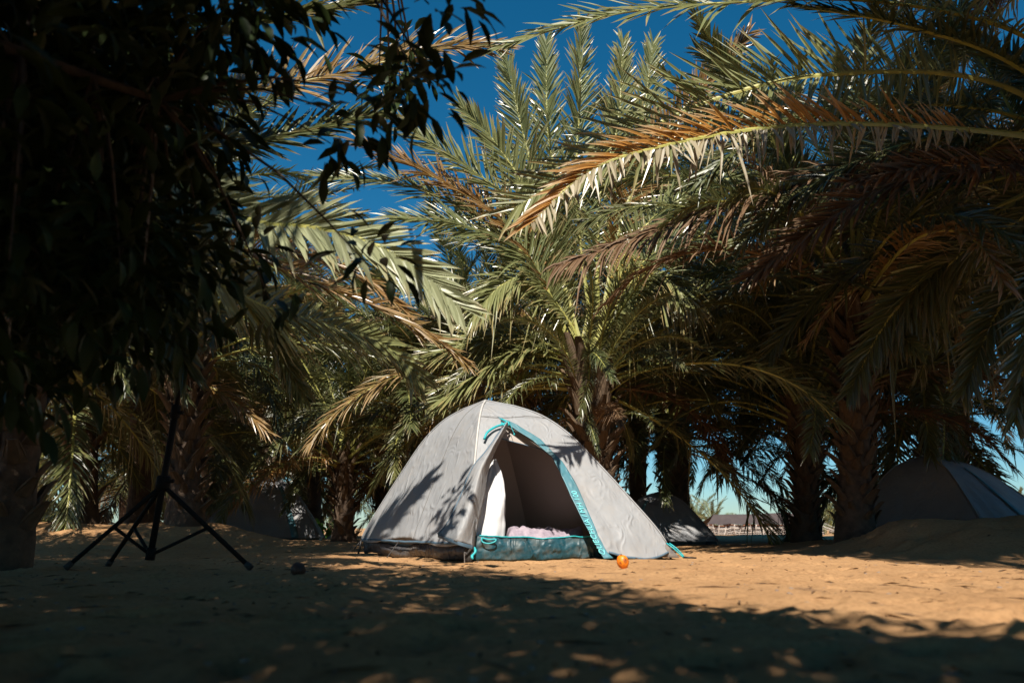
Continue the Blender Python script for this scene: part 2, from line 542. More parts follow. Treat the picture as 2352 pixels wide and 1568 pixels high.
M['leaf_pale'] = leaf_material('palm_leaflet_glaucous_sunlit', (0.30, 0.33, 0.19), (0.40, 0.41, 0.24), (0.45, 0.34, 0.18), tipstart=0.95, rough=0.34, spec=0.8)  # waxy leaflets paled further, their sun glare put into the colour
M['leaf_mid'] = leaf_material('palm_leaflet_sunlit_green', (0.17, 0.20, 0.085), (0.28, 0.28, 0.11), (0.42, 0.30, 0.14), tipstart=0.85, rough=0.3, spec=0.9)  # brighter copy of the leaflet green, sunlight put into the colour
M['leaf_cream'] = leaf_material('palm_leaflet_cream_gloss', (0.30, 0.255, 0.16), (0.40, 0.34, 0.23), (0.36, 0.27, 0.16), tipstart=0.95, rough=0.4, spec=0.6, trans=0.1)  # hanging leaflets whitened, their bright gloss painted into the colour
M['leaf_orange'] = leaf_material('palm_leaflet_orange', (0.38, 0.20, 0.05), (0.44, 0.19, 0.035), (0.50, 0.36, 0.20), tipstart=0.6, rough=0.35, spec=0.7)
PALE = [M['leaf_pale'], M['rachis']]
MID = [M['leaf_mid'], M['rachis']]
TWO = [M['leaf_orange'], M['rachis'], M['leaf_cream']]
GREEN = [M['leaf'], M['rachis']]
DRY = [M['leaf_dry'], M['rachis']]
DEAD = [M['leaf_dead'], M['rachis_dead']]

def arc_pts(e0, bend, n=8, power=1.5):
    pts, p = [Vector((0, 0, 0))], Vector((0, 0, 0))
    for i in range(n):
        f = (i + 0.5) / n
        a = R(e0 - bend * f ** power)
        p = p + Vector((math.cos(a), 0, math.sin(a))) / n
        pts.append(p)
    return pts

# generic fronds of length 4, bent for each rank of the crown
RANKS = [(84, 30), (74, 40), (64, 55), (52, 70), (38, 75), (22, 75), (4, 62), (-22, 45)]
GEN = []
for k, (e0, bend) in enumerate(RANKS):
    row = []
    for s_ in range(3):
        rr = random.Random(100 + k * 7 + s_)
        pts = [p * 4.0 for p in arc_pts(e0 + rr.uniform(-4, 4), bend + rr.uniform(-10, 14))]
        # a little sideways sweep
        sw = rr.uniform(-0.35, 0.35)
        pts = [Vector((p.x, sw * (p.x / 4) ** 2 * 4 * 0.5, p.z)) for p in pts]
        mb = frond_mesh('frond', pts, GREEN, 500 + k * 11 + s_, twist=rr.uniform(-1.1, 1.1), leaf_len=0.48, n_leaf=92, droop=0.06 + 0.035 * k, width=0.028)
        trio = [mb.mesh('frond_green', GREEN, False, colors=True)]
        d2 = trio[0].copy(); d2.materials[0] = M['leaf_dry']; d2.name = 'frond_drying'
        d3 = trio[0].copy(); d3.materials[0] = M['leaf_dead']; d3.materials[1] = M['rachis_dead']; d3.name = 'frond_dead'
        row.append((trio[0], d2, d3))
    GEN.append(row)

# leaf base (stub of a cut frond) shared by all trunks
def boot_mesh(seed):
    rng = random.Random(seed)
    mb = MB()
    w, h = 0.085, 0.20
    rows = []
    for i, (zz, out, ww, th) in enumerate(((0.0, 0.0, 1.0, 0.05), (0.45, 0.045, 0.85, 0.055), (0.85, 0.10, 0.55, 0.05), (1.0, 0.125 + rng.uniform(0, 0.03), 0.45, 0.035))):
        z = zz * h
        rows.append([(out - th * 0.5, -w * ww, z), (out + th * 0.25, -w * ww * 0.5, z), (out + th * 0.5, 0, z), (out + th * 0.25, w * ww * 0.5, z), (out - th * 0.5, w * ww, z)])
    ids = mb.grid(rows)
    top = ids[-1]
    mb.face(top[0], top[1], top[2], top[3], top[4])
    back = [mb.vert((-0.03, -w * 0.8, 0)), mb.vert((-0.03, w * 0.8, 0))]
    mb.face(back[0], ids[0][0], ids[1][0], ids[2][0], ids[3][0])
    mb.face(back[1], ids[3][4], ids[2][4], ids[1][4], ids[0][4])
    mb.face(back[0], ids[3][0], ids[3][4], back[1])
    return mb.mesh('leaf_base', M['boot'], False)
BOOTS = [boot_mesh(k) for k in range(3)]

def add_boots(root, base, heart, r_at, rng, n, z0=0.1):
    H = heart.z - base.z
    for k in range(n):
        f = z0 + (1 - z0) * (k + 0.5) / n
        az = k * 2.39996 + rng.uniform(-0.2, 0.2)
        c = base.lerp(heart, f)
        r = r_at(f)
        o = link('leaf_base', rng.choice(BOOTS), root)
        s_ = rng.uniform(0.6, 1.0) * (0.9 + 0.5 * f)
        o.location = Vector((c.x + math.cos(az) * r * 0.97, c.y + math.sin(az) * r * 0.97, c.z - 0.05)) - root.location
        o.rotation_euler = (rng.uniform(-0.15, 0.15), rng.uniform(-0.12, 0.28), az)
        o.scale = (s_, s_, s_ * (1.0 + 1.3 * smooth(0.5, 1.0, f)))

def trunk_part(root, base, heart, r_at, rng):
    mb = MB()
    n = 14
    rows = []
    for i in range(n + 1):
        f = i / n
        c = base.lerp(heart, f)
        r = r_at(f)
        rows.append([c + Vector((math.cos(a), math.sin(a), 0)) * r * (1 + 0.10 * noise.noise((math.cos(a) * 2, math.sin(a) * 2, f * 9 + base.x))) for a in [2 * math.pi * k / 14 for k in range(15)]])
    mb.grid(rows)
    return part(mb, 'trunk', M['bark'], root)

def palm(label, x, y, hz, tr=0.2, n=40, length=4.0, seed=1, lean=(0, 0), boots=60, rank0=0, rank1=7, dead=0.12, dry=0.12, skip=None, group=None, name='date_palm', zbase=None):
    rng = random.Random(seed)
    zb = gz(x, y) - 0.06 if zbase is None else zbase
    base = Vector((x, y, zb))
    heart = Vector((x + lean[0], y + lean[1], hz))
    root = empty(name, base, label, 'palm tree', group)
    r_at = lambda f: tr * (1.25 - 0.35 * smooth(0, 0.25, f) + 0.12 * smooth(0.7, 1, f))
    trunk_part(root, base, heart, r_at, rng)
    if boots: add_boots(root, base, heart, r_at, rng, boots)
    for k in range(n):
        f = (k + 0.5) / n
        az = k * 2.39996 + rng.uniform(-0.25, 0.25)
        if skip is not None and skip(az % (2 * math.pi), f): continue
        rk = rank0 + f * (rank1 - rank0 + 0.999)
        rk = int(max(0, min(7, rk + rng.uniform(-0.5, 0.5))))
        trio = rng.choice(GEN[rk])
        q = rng.random()
        pd = dead * (2.0 if rk >= 6 else (0.3 if rk < 4 else 1.0))
        me = trio[2] if q < pd else (trio[1] if q < pd + dry else trio[0])
        o = link('frond', me, root)
        rr = tr * 0.55 * (0.25 + f)
        o.location = Vector((heart.x + math.cos(az) * rr, heart.y + math.sin(az) * rr, heart.z + 0.25 - 0.55 * f)) - base
        o.rotation_euler = (rng.uniform(-0.35, 0.35), rng.uniform(-0.1, 0.1), az)
        s_ = length / 4.0 * rng.uniform(0.82, 1.08) * (0.85 if rk == 0 else 1.0)
        o.scale = (s_, s_, s_)
    return root, heart

def hero(root, pts, seed, mats=GREEN, nrm=(0, -0.75, 0.65), **kw):
    w = [P(*p) if not isinstance(p, Vector) else p for p in pts]
    mb = frond_mesh('frond', w, mats, seed, nrm=nrm, **kw)
    me = mb.mesh('frond', mats, False, org=root.location, colors=True)
    return link('frond', me, root)

def fruit_bunch(root, top, d, seed, n=26, ln=0.7):
    rng = random.Random(seed)
    mb = MB()
    end = top + d
    mb.tube([top, top.lerp(end, 0.5) + Vector((0, 0, 0.08)), end], [0.02, 0.017, 0.012], 5)
    for k in range(n):
        a = rng.uniform(0, 6.28)
        e = end + Vector((math.cos(a) * rng.uniform(0.05, 0.3), math.sin(a) * rng.uniform(0.05, 0.3), -ln * rng.uniform(0.5, 1)))
        mid = end.lerp(e, 0.4) + Vector((math.cos(a) * 0.12, math.sin(a) * 0.12, 0.06))
        pts, _ = catmull([end, mid, e], 6)
        mb.cur = 0
        mb.tube(pts, 0.0035, 3, False)
        mb.cur = 1
        for q in range(7):
            c = pts[rng.randint(2, 6)] + Vector((rng.uniform(-1, 1), rng.uniform(-1, 1), rng.uniform(-1, 1))) * 0.02
            r = rng.uniform(0.010, 0.016)
            i0 = len(mb.v)
            for dx, dy, dz in ((1, 0, 0), (0, 1, 0), (-1, 0, 0), (0, -1, 0), (0, 0, 1.3), (0, 0, -1.3)):
                mb.vert(c + Vector((dx, dy, dz)) * r)
            for a_, b_ in ((0, 1), (1, 2), (2, 3), (3, 0)):
                mb.face(i0 + a_, i0 + b_, i0 + 4); mb.face(i0 + b_, i0 + a_, i0 + 5)
    o = part(mb, 'fruit_bunch', [M['rachis'], M['date']], root)
    return o

# ---- the tall palm right behind the grey tent
HC = P(1350, 850, 10.0)
pc, _ = palm('tall date palm with upright crown directly behind the pale grey tent', P(1385, 1240, 10.0).x, 10.0, HC.z, 0.26, 56, 3.9, 11,
             lean=(HC.x - P(1385, 1240, 10.0).x, 0), boots=110, rank0=2, rank1=6, dead=0.03, dry=0.10,
             skip=lambda az, f: f < 0.15 or 3.2 < az < 5.7)
for k, (pts, mt, kw) in enumerate((
    ([(1325, 480), (1330, 250), (1335, 55)], GREEN, dict(nrm=(0.3, -0.9, 0.1))),
    ([(1285, 480), (1258, 290), (1255, 95)], GREEN, dict(nrm=(-0.1, -0.95, 0.1))),
    ([(1255, 500), (1205, 320), (1160, 125)], GREEN, dict(nrm=(-0.3, -0.9, 0.1))),
    ([(1235, 500), (1150, 345), (1058, 240)], GREEN, dict(nrm=(-0.2, -0.9, 0.3))),
    ([(1215, 520), (1090, 395), (905, 275)], GREEN, dict(nrm=(-0.1, -0.8, 0.5))),
    ([(1190, 545), (1020, 420), (830, 330)], DRY, dict(nrm=(0, -0.7, 0.6))),
    ([(1170, 560), (960, 435), (730, 405)], GREEN, dict(nrm=(0, -0.7, 0.6))),
    ([(1220, 600), (1060, 520), (900, 500)], GREEN, dict(nrm=(0, -0.7, 0.6))),
    ([(1375, 480), (1420, 280), (1430, 95)], GREEN, dict(nrm=(0.1, -0.95, 0.1))),
    ([(1400, 500), (1470, 300), (1500, 100)], GREEN, dict(nrm=(0.1, -0.95, 0.1))),
    ([(1430, 500), (1540, 290), (1720, 75)], DRY, dict(nrm=(0.2, -0.9, 0.2))),
    ([(1450, 560), (1640, 420), (1850, 400)], GREEN, dict(nrm=(0, -0.7, 0.6))),
    ([(1480, 600), (1640, 560), (1800, 640)], GREEN, dict(nrm=(0, -0.7, 0.6))),
    ([(1240, 650), (1160, 650), (1090, 720)], GREEN, dict(nrm=(0, -0.7, 0.6), droop=0.35)),
    ([(1460, 660), (1530, 640), (1590, 700)], GREEN, dict(nrm=(0, -0.7, 0.6), droop=0.6)),
    ([(1200, 770), (1080, 790), (960, 830)], GREEN, dict(nrm=(0, -0.6, 0.8))),
    ([(1220, 800), (1100, 860), (1000, 930)], GREEN, dict(nrm=(0, -0.6, 0.8))),
)):
    yy = 10.0 + [0.1, 0.3, 0.0, -0.2, -0.4, -0.6, -0.3, -0.8, 0.2, 0.5, 0.1, -0.2, -0.6, -0.8, -0.9, -0.5, -0.7][k]
    w = [HC + Vector((0.16 * math.cos(k * 2.4), 0.16 * math.sin(k * 2.4), -0.25 + 0.02 * k))] + [P(u, v, lerp(10.0, yy, (i + 1) / 3)) for i, (u, v) in enumerate(pts)]
    hero(pc, w, 900 + k, MID if mt is GREEN else mt, leaf_len=0.62, n_leaf=125, r0=0.032, width=0.034, petiole=0.27, **{**dict(droop=0.08), **kw})
krng = random.Random(64)
for k in range(16):
    az = 3.2 + 2.6 * k / 15 + krng.uniform(-0.15, 0.15)
    o = link('frond', krng.choice(GEN[krng.choice((2, 3, 4, 5, 6))])[krng.choice((0, 0, 1))], pc)
    o.location = HC + Vector((math.cos(az) * 0.2, math.sin(az) * 0.2, krng.uniform(-0.5, 0.1))) - pc.location
    o.rotation_euler = (krng.uniform(-0.4, 0.4), krng.uniform(-0.1, 0.1), az)
    q = krng.uniform(0.38, 0.5)
    o.scale = (q, q, q)
for k in range(18):
    az = k * 2.4 + krng.uniform(-0.3, 0.3)
    hz_ = krng.uniform(-1.0, 0.15)
    o = link('frond', krng.choice(GEN[krng.choice((4, 5, 6, 7))])[2 if krng.random() < 0.35 else 0], pc)
    o.location = HC + Vector((math.cos(az) * 0.2, math.sin(az) * 0.2, hz_)) - pc.location
    o.rotation_euler = (krng.uniform(-0.4, 0.4), krng.uniform(-0.2, 0.5), az)
    q = krng.uniform(0.22, 0.42)
    o.scale = (q, q, q)
fruit_bunch(pc, HC + Vector((0.15, -0.1, 0.3)), Vector((0.42, -0.2, 1.3)), 5)
fruit_bunch(pc, HC + Vector((0.1, -0.15, 0.3)), Vector((0.65, -0.2, 1.1)), 6)

# ---- the near palm whose crown enters from the right
HR = P(2570, 340, 6.5)
pr, _ = palm('near date palm just outside the right edge with long arching fronds', HR.x + 0.2, 6.5, HR.z, 0.24, 34, 4.6, 21,
             lean=(-0.2, 0), boots=40, rank0=1, rank1=6, skip=lambda az, f: 1.9 < az < 4.3)
HEROR = (
    ([(2260, 185, 5.5), (1900, 172, 5.4), (1650, 225, 5.4), (1450, 315, 5.4), (1290, 410, 5.4), (1180, 480, 5.4)], MID, dict(nrm=(0, -1.0, 0.1), leaf_len=0.76, spread=0.5, droop=0.04, alphas=(74, 34))),
    ([(2230, 300, 5.4), (1950, 285, 5.2), (1724, 298, 5.0), (1474, 347, 4.6), (1341, 400, 4.5), (1222, 510, 4.4)], TWO, dict(nrm=(0, -1.0, 0.15), leaf_len=0.56, droop=0.22, spread=0.6, second=2, short=0.5)),
    ([(2480, 180, 5.3), (2300, 60, 5.0), (2000, 2, 4.8), (1700, 5, 4.8), (1400, 35, 4.8), (1150, 108, 4.8)], MID, dict(nrm=(0, -0.75, 0.65), leaf_len=0.55)),
    ([(2260, 250, 5.8), (1980, 245, 5.9), (1760, 300, 6.0), (1600, 420, 6.1)], GREEN, dict(nrm=(0, -0.7, 0.7), leaf_len=0.5)),
    ([(2220, 340, 6.2), (1960, 380, 6.6), (1700, 460, 6.9), (1480, 540, 7.1), (1280, 610, 7.1)], DEAD, dict(nrm=(0, -0.8, 0.5), leaf_len=0.5, droop=0.6)),
    ([(2250, 420, 6.4), (2000, 470, 7.2), (1800, 570, 7.8), (1640, 700, 8.2), (1560, 800, 8.4)], GREEN, dict(nrm=(0, -0.7, 0.6), leaf_len=0.5)),
    ([(2300, 470, 6.2), (2060, 560, 7.0), (1860, 700, 7.6), (1740, 850, 8.0)], GREEN, dict(nrm=(0, -0.7, 0.6), leaf_len=0.5)),
    ([(2350, 500, 6.0), (2190, 600, 6.6), (2070, 740, 7.0), (1960, 820, 7.2)], GREEN, dict(nrm=(0, -0.9, 0.3), leaf_len=0.45, droop=0.5)),
    ([(2330, 150, 5.3), (2080, 60, 5.0), (1830, 15, 4.8)], GREEN, dict(nrm=(0, -0.6, 0.8), leaf_len=0.45)),
    ([(2280, 390, 5.8), (2060, 420, 6.0), (1880, 520, 6.2), (1720, 640, 6.3)], DEAD, dict(nrm=(0, -0.7, 0.6), leaf_len=0.5)),
    ([(2300, 300, 6.0), (2080, 330, 6.3), (1850, 430, 6.6), (1700, 560, 6.8)], GREEN, dict(nrm=(0, -0.7, 0.6), leaf_len=0.5)),
    ([(2330, 380, 5.2), (2150, 380, 5.0), (1950, 420, 4.9)], DEAD, dict(nrm=(0, -0.7, 0.6), leaf_len=0.4)),
    ([(2400, 560, 5.5), (2290, 720, 5.5), (2210, 900, 5.5)], GREEN, dict(nrm=(0, -0.8, 0.4), leaf_len=0.45)),
    ([(2440, 580, 5.3), (2370, 760, 5.2), (2330, 960, 5.2)], GREEN, dict(nrm=(0, -0.8, 0.4), leaf_len=0.45)),
    ([(2400, 420, 6.2), (2230, 540, 6.6), (2050, 720, 6.9), (1950, 900, 7.0)], GREEN, dict(nrm=(0, -0.8, 0.4), leaf_len=0.5)),
    ([(2420, 220, 5.8), (2280, 120, 6.0), (2160, 100, 6.2)], GREEN, dict(nrm=(0, -0.8, 0.4), leaf_len=0.4)),
)
for k, (pts, mt, kw) in enumerate(HEROR):
    hero(pr, [HR + Vector((-0.05, 0, 0))] + [P(u, v, Y * 1.16) for u, v, Y in pts], 1300 + k, mt, n_leaf=120, petiole=0.24, r0=0.036, width=0.033, **{**dict(droop=0.1), **kw})

# ---- the near palm at the left edge
HL = P(150, 270, 5.0)
xl = P(15, 1250, 5.0).x
pl, _ = palm('near date palm at the left edge behind the dark leafy branches', xl, 5.0, HL.z, 0.14, 36, 3.8, 31,
             lean=(HL.x - xl, 0), boots=70, rank0=1, rank1=6, skip=lambda az, f: az < 1.4 or az > 5.2)
HEROL = (
    ([(350, 390, 4.7), (560, 500, 4.4), (720, 522, 4.2), (860, 560, 4.1), (960, 620, 4.1), (1050, 700, 4.1)], PALE, dict(nrm=(0, -0.97, 0.25), leaf_len=0.42, droop=0.08, spread=0.3, width=0.04)),
    ([(350, 245, 5.3), (600, 205, 5.7), (800, 165, 5.9), (1000, 112, 6.0), (1145, 110, 6.0)], DRY, dict(nrm=(0, -0.8, 0.5), leaf_len=0.55)),
    ([(380, 560, 5.6), (600, 700, 6.5), (760, 745, 7.3), (880, 790, 7.9), (965, 870, 8.1)], MID, dict(nrm=(0, -0.95, 0.3), leaf_len=0.6, droop=0.15, spread=0.4, width=0.045)),
    ([(400, 480, 6.0), (650, 620, 7.1), (850, 700, 7.9), (1000, 780, 8.4), (1075, 840, 8.6)], DRY, dict(nrm=(0, -0.7, 0.6), leaf_len=0.45)),
    ([(400, 120, 4.6), (650, 40, 4.5), (860, 8, 4.4)], GREEN, dict(nrm=(0, -0.7, 0.6), leaf_len=0.42)),
    ([(360, 320, 5.3), (560, 330, 5.6), (720, 300, 5.8), (880, 260, 5.8)], GREEN, dict(nrm=(0, -0.8, 0.5), leaf_len=0.45)),
    ([(330, 420, 5.8), (480, 560, 6.6), (620, 760, 7.3), (690, 900, 7.6)], GREEN, dict(nrm=(0, -0.8, 0.5), leaf_len=0.45)),
    ([(260, 480, 5.0), (360, 660, 4.9), (430, 850, 4.9)], GREEN, dict(nrm=(0, -0.8, 0.5), leaf_len=0.45)),
    ([(400, 430, 6.2), (620, 560, 7.3), (800, 620, 8.0), (940, 720, 8.4)], DRY, dict(nrm=(0, -0.7, 0.6), leaf_len=0.45)),
)
for k, (pts, mt, kw) in enumerate(HEROL):
    hero(pl, [HL + Vector((0.05, 0, 0))] + [P(*p) for p in pts], 1700 + k, mt, n_leaf=105, petiole=0.22, **{**dict(droop=0.1, width=0.032), **kw})
fruit_bunch(pl, HL + Vector((0, -0.15, 0.1)), Vector((0.05, -0.4, 0.25)), 8, 30, 0.8)
fruit_bunch(pl, HL + Vector((0, -0.15, 0.0)), Vector((0.3, -0.35, 0.1)), 9, 30, 0.8)

# ---- the grove
GROVE = [
    # label, u, Y, v of the heart, trunk radius, fronds, length, boots, rank0, rank1
    ('dark date palm with a rough trunk left of the left charcoal tent', 425, 9.5, 800, 0.2, 50, 3.7, 90, 1, 5),
    ('low date palm with short sunlit trunk between the left charcoal tent and the grey tent', 790, 14.0, 1040, 0.20, 44, 3.3, 50, 1, 6),
    ('slim short date palm at the left foot of the grey tent', 885, 16.5, 1010, 0.17, 44, 3.6, 40, 1, 6),
    ('shaded date palm standing behind the left sand bank', 190, 11.5, 850, 0.25, 50, 3.8, 40, 1, 7),
    ('date palm behind the peak of the left charcoal tent', 610, 17.5, 900, 0.22, 50, 4.2, 30, 1, 7),
    ('low bushy date palm behind the light stand', 330, 14.5, 1040, 0.2, 46, 3.2, 40, 1, 7),
    ('short date palm rising behind the small charcoal tent', 1545, 14.6, 1000, 0.22, 54, 3.4, 70, 1, 6),
    ('date palm with a dark straight trunk in front of the long striped tent', 1848, 11.0, 940, 0.17, 54, 3.3, 90, 0, 5),
    ('thick trunked date palm with shaggy bark left of the right charcoal tent', 1962, 9.2, 660, 0.20, 50, 3.9, 130, 1, 5),
    ('date palm standing right behind the right charcoal tent', 2135, 12.5, 850, 0.2, 56, 3.7, 60, 1, 7),
    ('tall date palm behind the short one by the small charcoal tent', 1560, 16.5, 620, 0.22, 50, 4.2, 30, 1, 6),
    ('date palm deep in the grove above the grey tent', 1090, 17.0, 860, 0.22, 50, 4.0, 20, 1, 7),
    ('dim date palm at the far left of the grove', 20, 9.5, 720, 0.24, 44, 3.8, 20, 1, 7),
    ('dim date palm deep behind the left bank', 480, 21.0, 960, 0.22, 44, 4.2, 20, 1, 7),
    ('date palm deep behind the slim short palm', 960, 23.0, 930, 0.22, 44, 4.4, 20, 1, 7),
    ('date palm near the right edge above the right sand bank', 2440, 8.8, 540, 0.25, 52, 3.8, 40, 1, 6),
    ('tall date palm with its crown above the dark straight trunk', 1856, 14.5, 660, 0.2, 54, 4.2, 20, 1, 6),
    ('tall date palm with its crown above the shaggy trunk', 1985, 13.0, 620, 0.22, 54, 4.2, 20, 1, 6),
    ('tall date palm high behind the right charcoal tent', 2200, 15.0, 560, 0.22, 50, 4.4, 20, 1, 7),
    ('tall dim date palm above the light stand', 330, 12.5, 600, 0.22, 50, 4.2, 20, 1, 7),
    ('low bushy date palm left of the left charcoal tent', 540, 18.5, 1000, 0.2, 46, 3.0, 30, 1, 6),
    ('low date palm right behind the left charcoal tent', 690, 18.0, 1060, 0.2, 46, 3.4, 20, 1, 6),
    ('low date palm behind the left shoulder of the grey tent', 985, 13.0, 960, 0.2, 50, 3.4, 30, 1, 6),
    ('date palm hidden behind the top of the grey tent', 1200, 13.5, 880, 0.2, 50, 3.6, 20, 1, 6),
    ('date palm between the tall palm and the short palm on the right', 1465, 16.0, 900, 0.2, 50, 3.3, 20, 1, 5),
    ('date palm hidden behind the dark straight trunk', 1846, 18.0, 880, 0.2, 50, 4.2, 10, 1, 6),
    ('far grove palm at the far left', 90, 30.0, 1080, 0.3, 40, 4.8, 0, 1, 7),
    ('far grove palm behind the light stand', 290, 31.0, 1080, 0.3, 40, 4.8, 0, 1, 7),
    ('far grove palm left of the left charcoal tent', 500, 29.0, 1085, 0.3, 40, 4.8, 0, 1, 7),
    ('far grove palm right of the left charcoal tent', 770, 30.0, 1085, 0.3, 40, 4.8, 0, 1, 7),
    ('far grove palm behind the grey tent', 1010, 31.0, 1080, 0.3, 40, 4.8, 0, 1, 7),
    ('low date palm tucked behind the dark straight trunk', 1850, 13.2, 985, 0.17, 46, 3.1, 20, 1, 5),
    ('low date palm behind the short palm by the small charcoal tent', 1550, 17.0, 960, 0.2, 46, 3.8, 20, 2, 6),
    ('low date palm behind the peak of the right charcoal tent', 2150, 14.5, 940, 0.2, 50, 3.8, 20, 2, 7),
    ('date palm deep behind the left charcoal tent', 720, 20.0, 820, 0.22, 50, 4.4, 20, 1, 7),
]
for k, (label, u, Y, hv, tr, n, ln, bt, r0, r1) in enumerate(GROVE):
    x = P(u, 1230, Y).x
    hz = P(u, hv, Y).z
    palm(label, x, Y, hz, tr, n, ln, 200 + k * 13, lean=(P(u, hv, Y).x - x, 0.0), boots=bt, rank0=r0, rank1=r1, dead=0.06, dry=0.08, group='date palms of the grove', skip=(lambda az, f: az > 5.3 or az < 0.25) if k == 0 else None)

# ---- tall palms over the right of the clearing, mostly out of view, added for the shade they throw
for k, (x, y_, hz, ln, label) in enumerate(((6.0, 2.7, 7.6, 3.6, 'tall date palm added right of the camera to shade the right sand bank'), (9.5, 6.5, 7.6, 4.2, 'tall date palm added beyond the right edge to shade the right charcoal tent'), (7.0, 1.0, 7.4, 3.8, 'tall date palm added far right of the camera to shade the right edge'), (6.3, 5.6, 9.4, 3.8, 'very tall date palm added to shade the right side of the grove'), (10.0, 9.5, 9.6, 4.2, 'very tall date palm added for shade deep beyond the right edge'))):
    palm(label, x, y_, hz, 0.24, 80, ln, 610 + k, boots=0, rank0=1, rank1=6, lean=(-0.6, 0))

# ---- sunlit palms far off
FAR = [(1640, 70, 3.2), (1885, 66, 3.6), (1910, 78, 4.2), (1930, 64, 3.0), (1985, 74, 3.8), (2345, 60, 3.6), (2310, 75, 4.4), (1600, 82, 4.0), (1460, 76, 4.0)]
for k, (u, Y, ln) in enumerate(FAR):
    p = P(u, 1212, Y)
    palm(('far sunlit palm at the left end of the long striped tent', 'far sunlit palm just right of the dark straight trunk',
          'taller far palm behind the one right of the dark trunk', 'far sunlit palm at the foot of the shaggy trunk',
          'far palm half hidden by the shaggy trunk', 'far sunlit palm at the right edge of the picture',
          'far palm at the right end of the right charcoal tent', 'far palm left of the long striped tent',
          'far palm behind the small charcoal tent')[k],
         p.x, Y, gz(p.x, Y) + 0.6, 0.3, 26, ln, 700 + k, boots=0, rank0=1, rank1=5, dead=0.05, group='far sunlit palms')

# ------------------------------------------------------------------ broad-leaved tree over the foreground
trng = random.Random(77)
def sun_ground(p):
    k = p.z / -SUN_DIR.z
    return p.x + SUN_DIR.x * k, p.y + SUN_DIR.y * k

def crown_ok(p):
    gx, gy = sun_ground(p)
    # edge of the shade on the sand
    edge = interp(gy, [0.5, 1.5, 1.75, 2.2, 3.0, 4.0, 4.7, 5.1, 6.6], [5.0, 3.0, 1.25, 0.75, 0.42, 0.22, -0.3, -1.5, -1.9])
    if gx > edge + 0.12 * noise.noise((gy * 2.2, 4.0, 1.0)): return False
    if gy > (6.6 if gx > -1.9 else 13.0): return False
    if p.y > 0.2:
        u, v = proj(p)
        mg = 0.5 * FPX / max(0.3, p.y * ct + (p.z - CAM_H) * st)
        if u is not None and v > -60 - mg and u > -400 - mg:
            lim = interp(v, [-60, 0, 60, 120, 250, 400, 520, 650, 800, 900, 960], [830, 800, 700, 560, 540, 600, 580, 480, 330, 200, 40])
            if u > lim - 0.5 * mg: return False
    return True

def crown_density(p):
    return 0.5 + noise.noise((p.x * 0.9, p.y * 0.9, p.z * 0.9 + 11)) * 0.9

clumps = []
tries = 0
while len(clumps) < 1500 and tries < 250000:
    tries += 1
    p = Vector((trng.uniform(-7.0, 2.8), trng.uniform(-4.6, 6.0), trng.uniform(0.85, 8.6)))
    # keep the air round the camera free
    if (p - Vector((0, 0, 0.3))).length < 1.35: continue
    if p.y > -0.2 and p.z < 0.6 + 0.25 * abs(p.y) and p.x > -1.2: continue
    e = ((p.x + 2.2) / 5.0) ** 2 + ((p.y - 0.6) / 5.4) ** 2 + ((p.z - 4.0) / 4.5) ** 2
    if p.y > 3.4 and p.z < 0.4 + 0.95 * p.y: continue
    if e > 1: continue
    if trng.random() > crown_density(p): continue
    if not crown_ok(p): continue
    clumps.append(p)
k = 0
while k < 85:
    u, v, Y = trng.uniform(-150, 900), trng.uniform(-80, 900), trng.uniform(2.2, 3.7)
    p = P(u, v, Y)
    if crown_ok(p) and p.z > 0.7:
        clumps.append(p); k += 1
# branchlets that hang into the open sky and hold the dark edge
for (u, v, Y) in ((1000, 205, 2.5), (960, 190, 2.5), (880, 230, 2.5), (985, 10, 2.3), (1060, -10, 2.3), (820, 280, 2.6), (760, 330, 2.7),
                  (850, 615, 2.9), (620, 690, 3.0), (560, 560, 3.0), (500, 300, 2.8),
                  (450, 480, 2.9), (400, 640, 3.0), (300, 560, 2.9), (250, 720, 2.9), (120, 640, 2.8), (90, 820, 2.9), (420, 140, 2.7), (300, 330, 2.8), (180, 460, 2.8)):
    clumps.append(P(u, v, Y))
NH = 20 + 5
for (u, v, Y) in ((919, 192, 4.1), (895, 235, 4.1), (950, 160, 4.1), (870, 180, 4.15), (930, 110, 4.2)):
    clumps.append(P(u, v, Y))
print('clumps', len(clumps), tries)

tree_base = Vector((-2.75, 0.9, gz(-2.75, 0.9) - 0.05))
tree = empty('leafy_tree', tree_base, 'dark broad-leaved tree hanging over the upper left of the camp', 'tree')
mb = MB()
fork = tree_base + Vector((0.15, 0.05, 1.15))
tp, _ = catmull([tree_base, tree_base + Vector((0.03, 0.02, 0.5)), fork], 8)
mb.tube(tp, [lerp(0.14, 0.10, i / 8) for i in range(9)], 10)
part(mb, 'trunk', M['twig'], tree)
limbs_t = [(-3.2, 3.0, 6.2), (-4.6, 1.5, 6.0), (-1.6, 0.4, 7.0), (-4.0, 4.2, 6.6), (-5.4, 0.2, 4.4), (-0.6, 2.9, 2.9), (-0.9, 1.4, 3.6), (0.3, 0.2, 4.2), (0.6, -1.2, 3.6), (-2.2, 3.0, 2.2), (-3.6, 2.2, 3.0), (-3.8, -0.4, 3.4), (-2.0, -2.2, 3.6), (-2.2, 0.8, 4.6), (-1.4, 2.6, 1.9), (-0.4, -2.4, 3.2), (-2.9, 2.9, 1.5)]
nodes = []
for t in limbs_t:
    t = Vector(t)
    mid = fork.lerp(t, 0.5) + Vector((trng.uniform(-0.2, 0.2), trng.uniform(-0.2, 0.2), 0.3))
    pts, _ = catmull([fork, mid, t], 10)
    mb = MB(); mb.tube(pts, [lerp(0.062, 0.014, i / 10) for i in range(11)], 7)
    part(mb, 'branch', M['twig'], tree)
    nodes += pts[3:]
mb = MB()
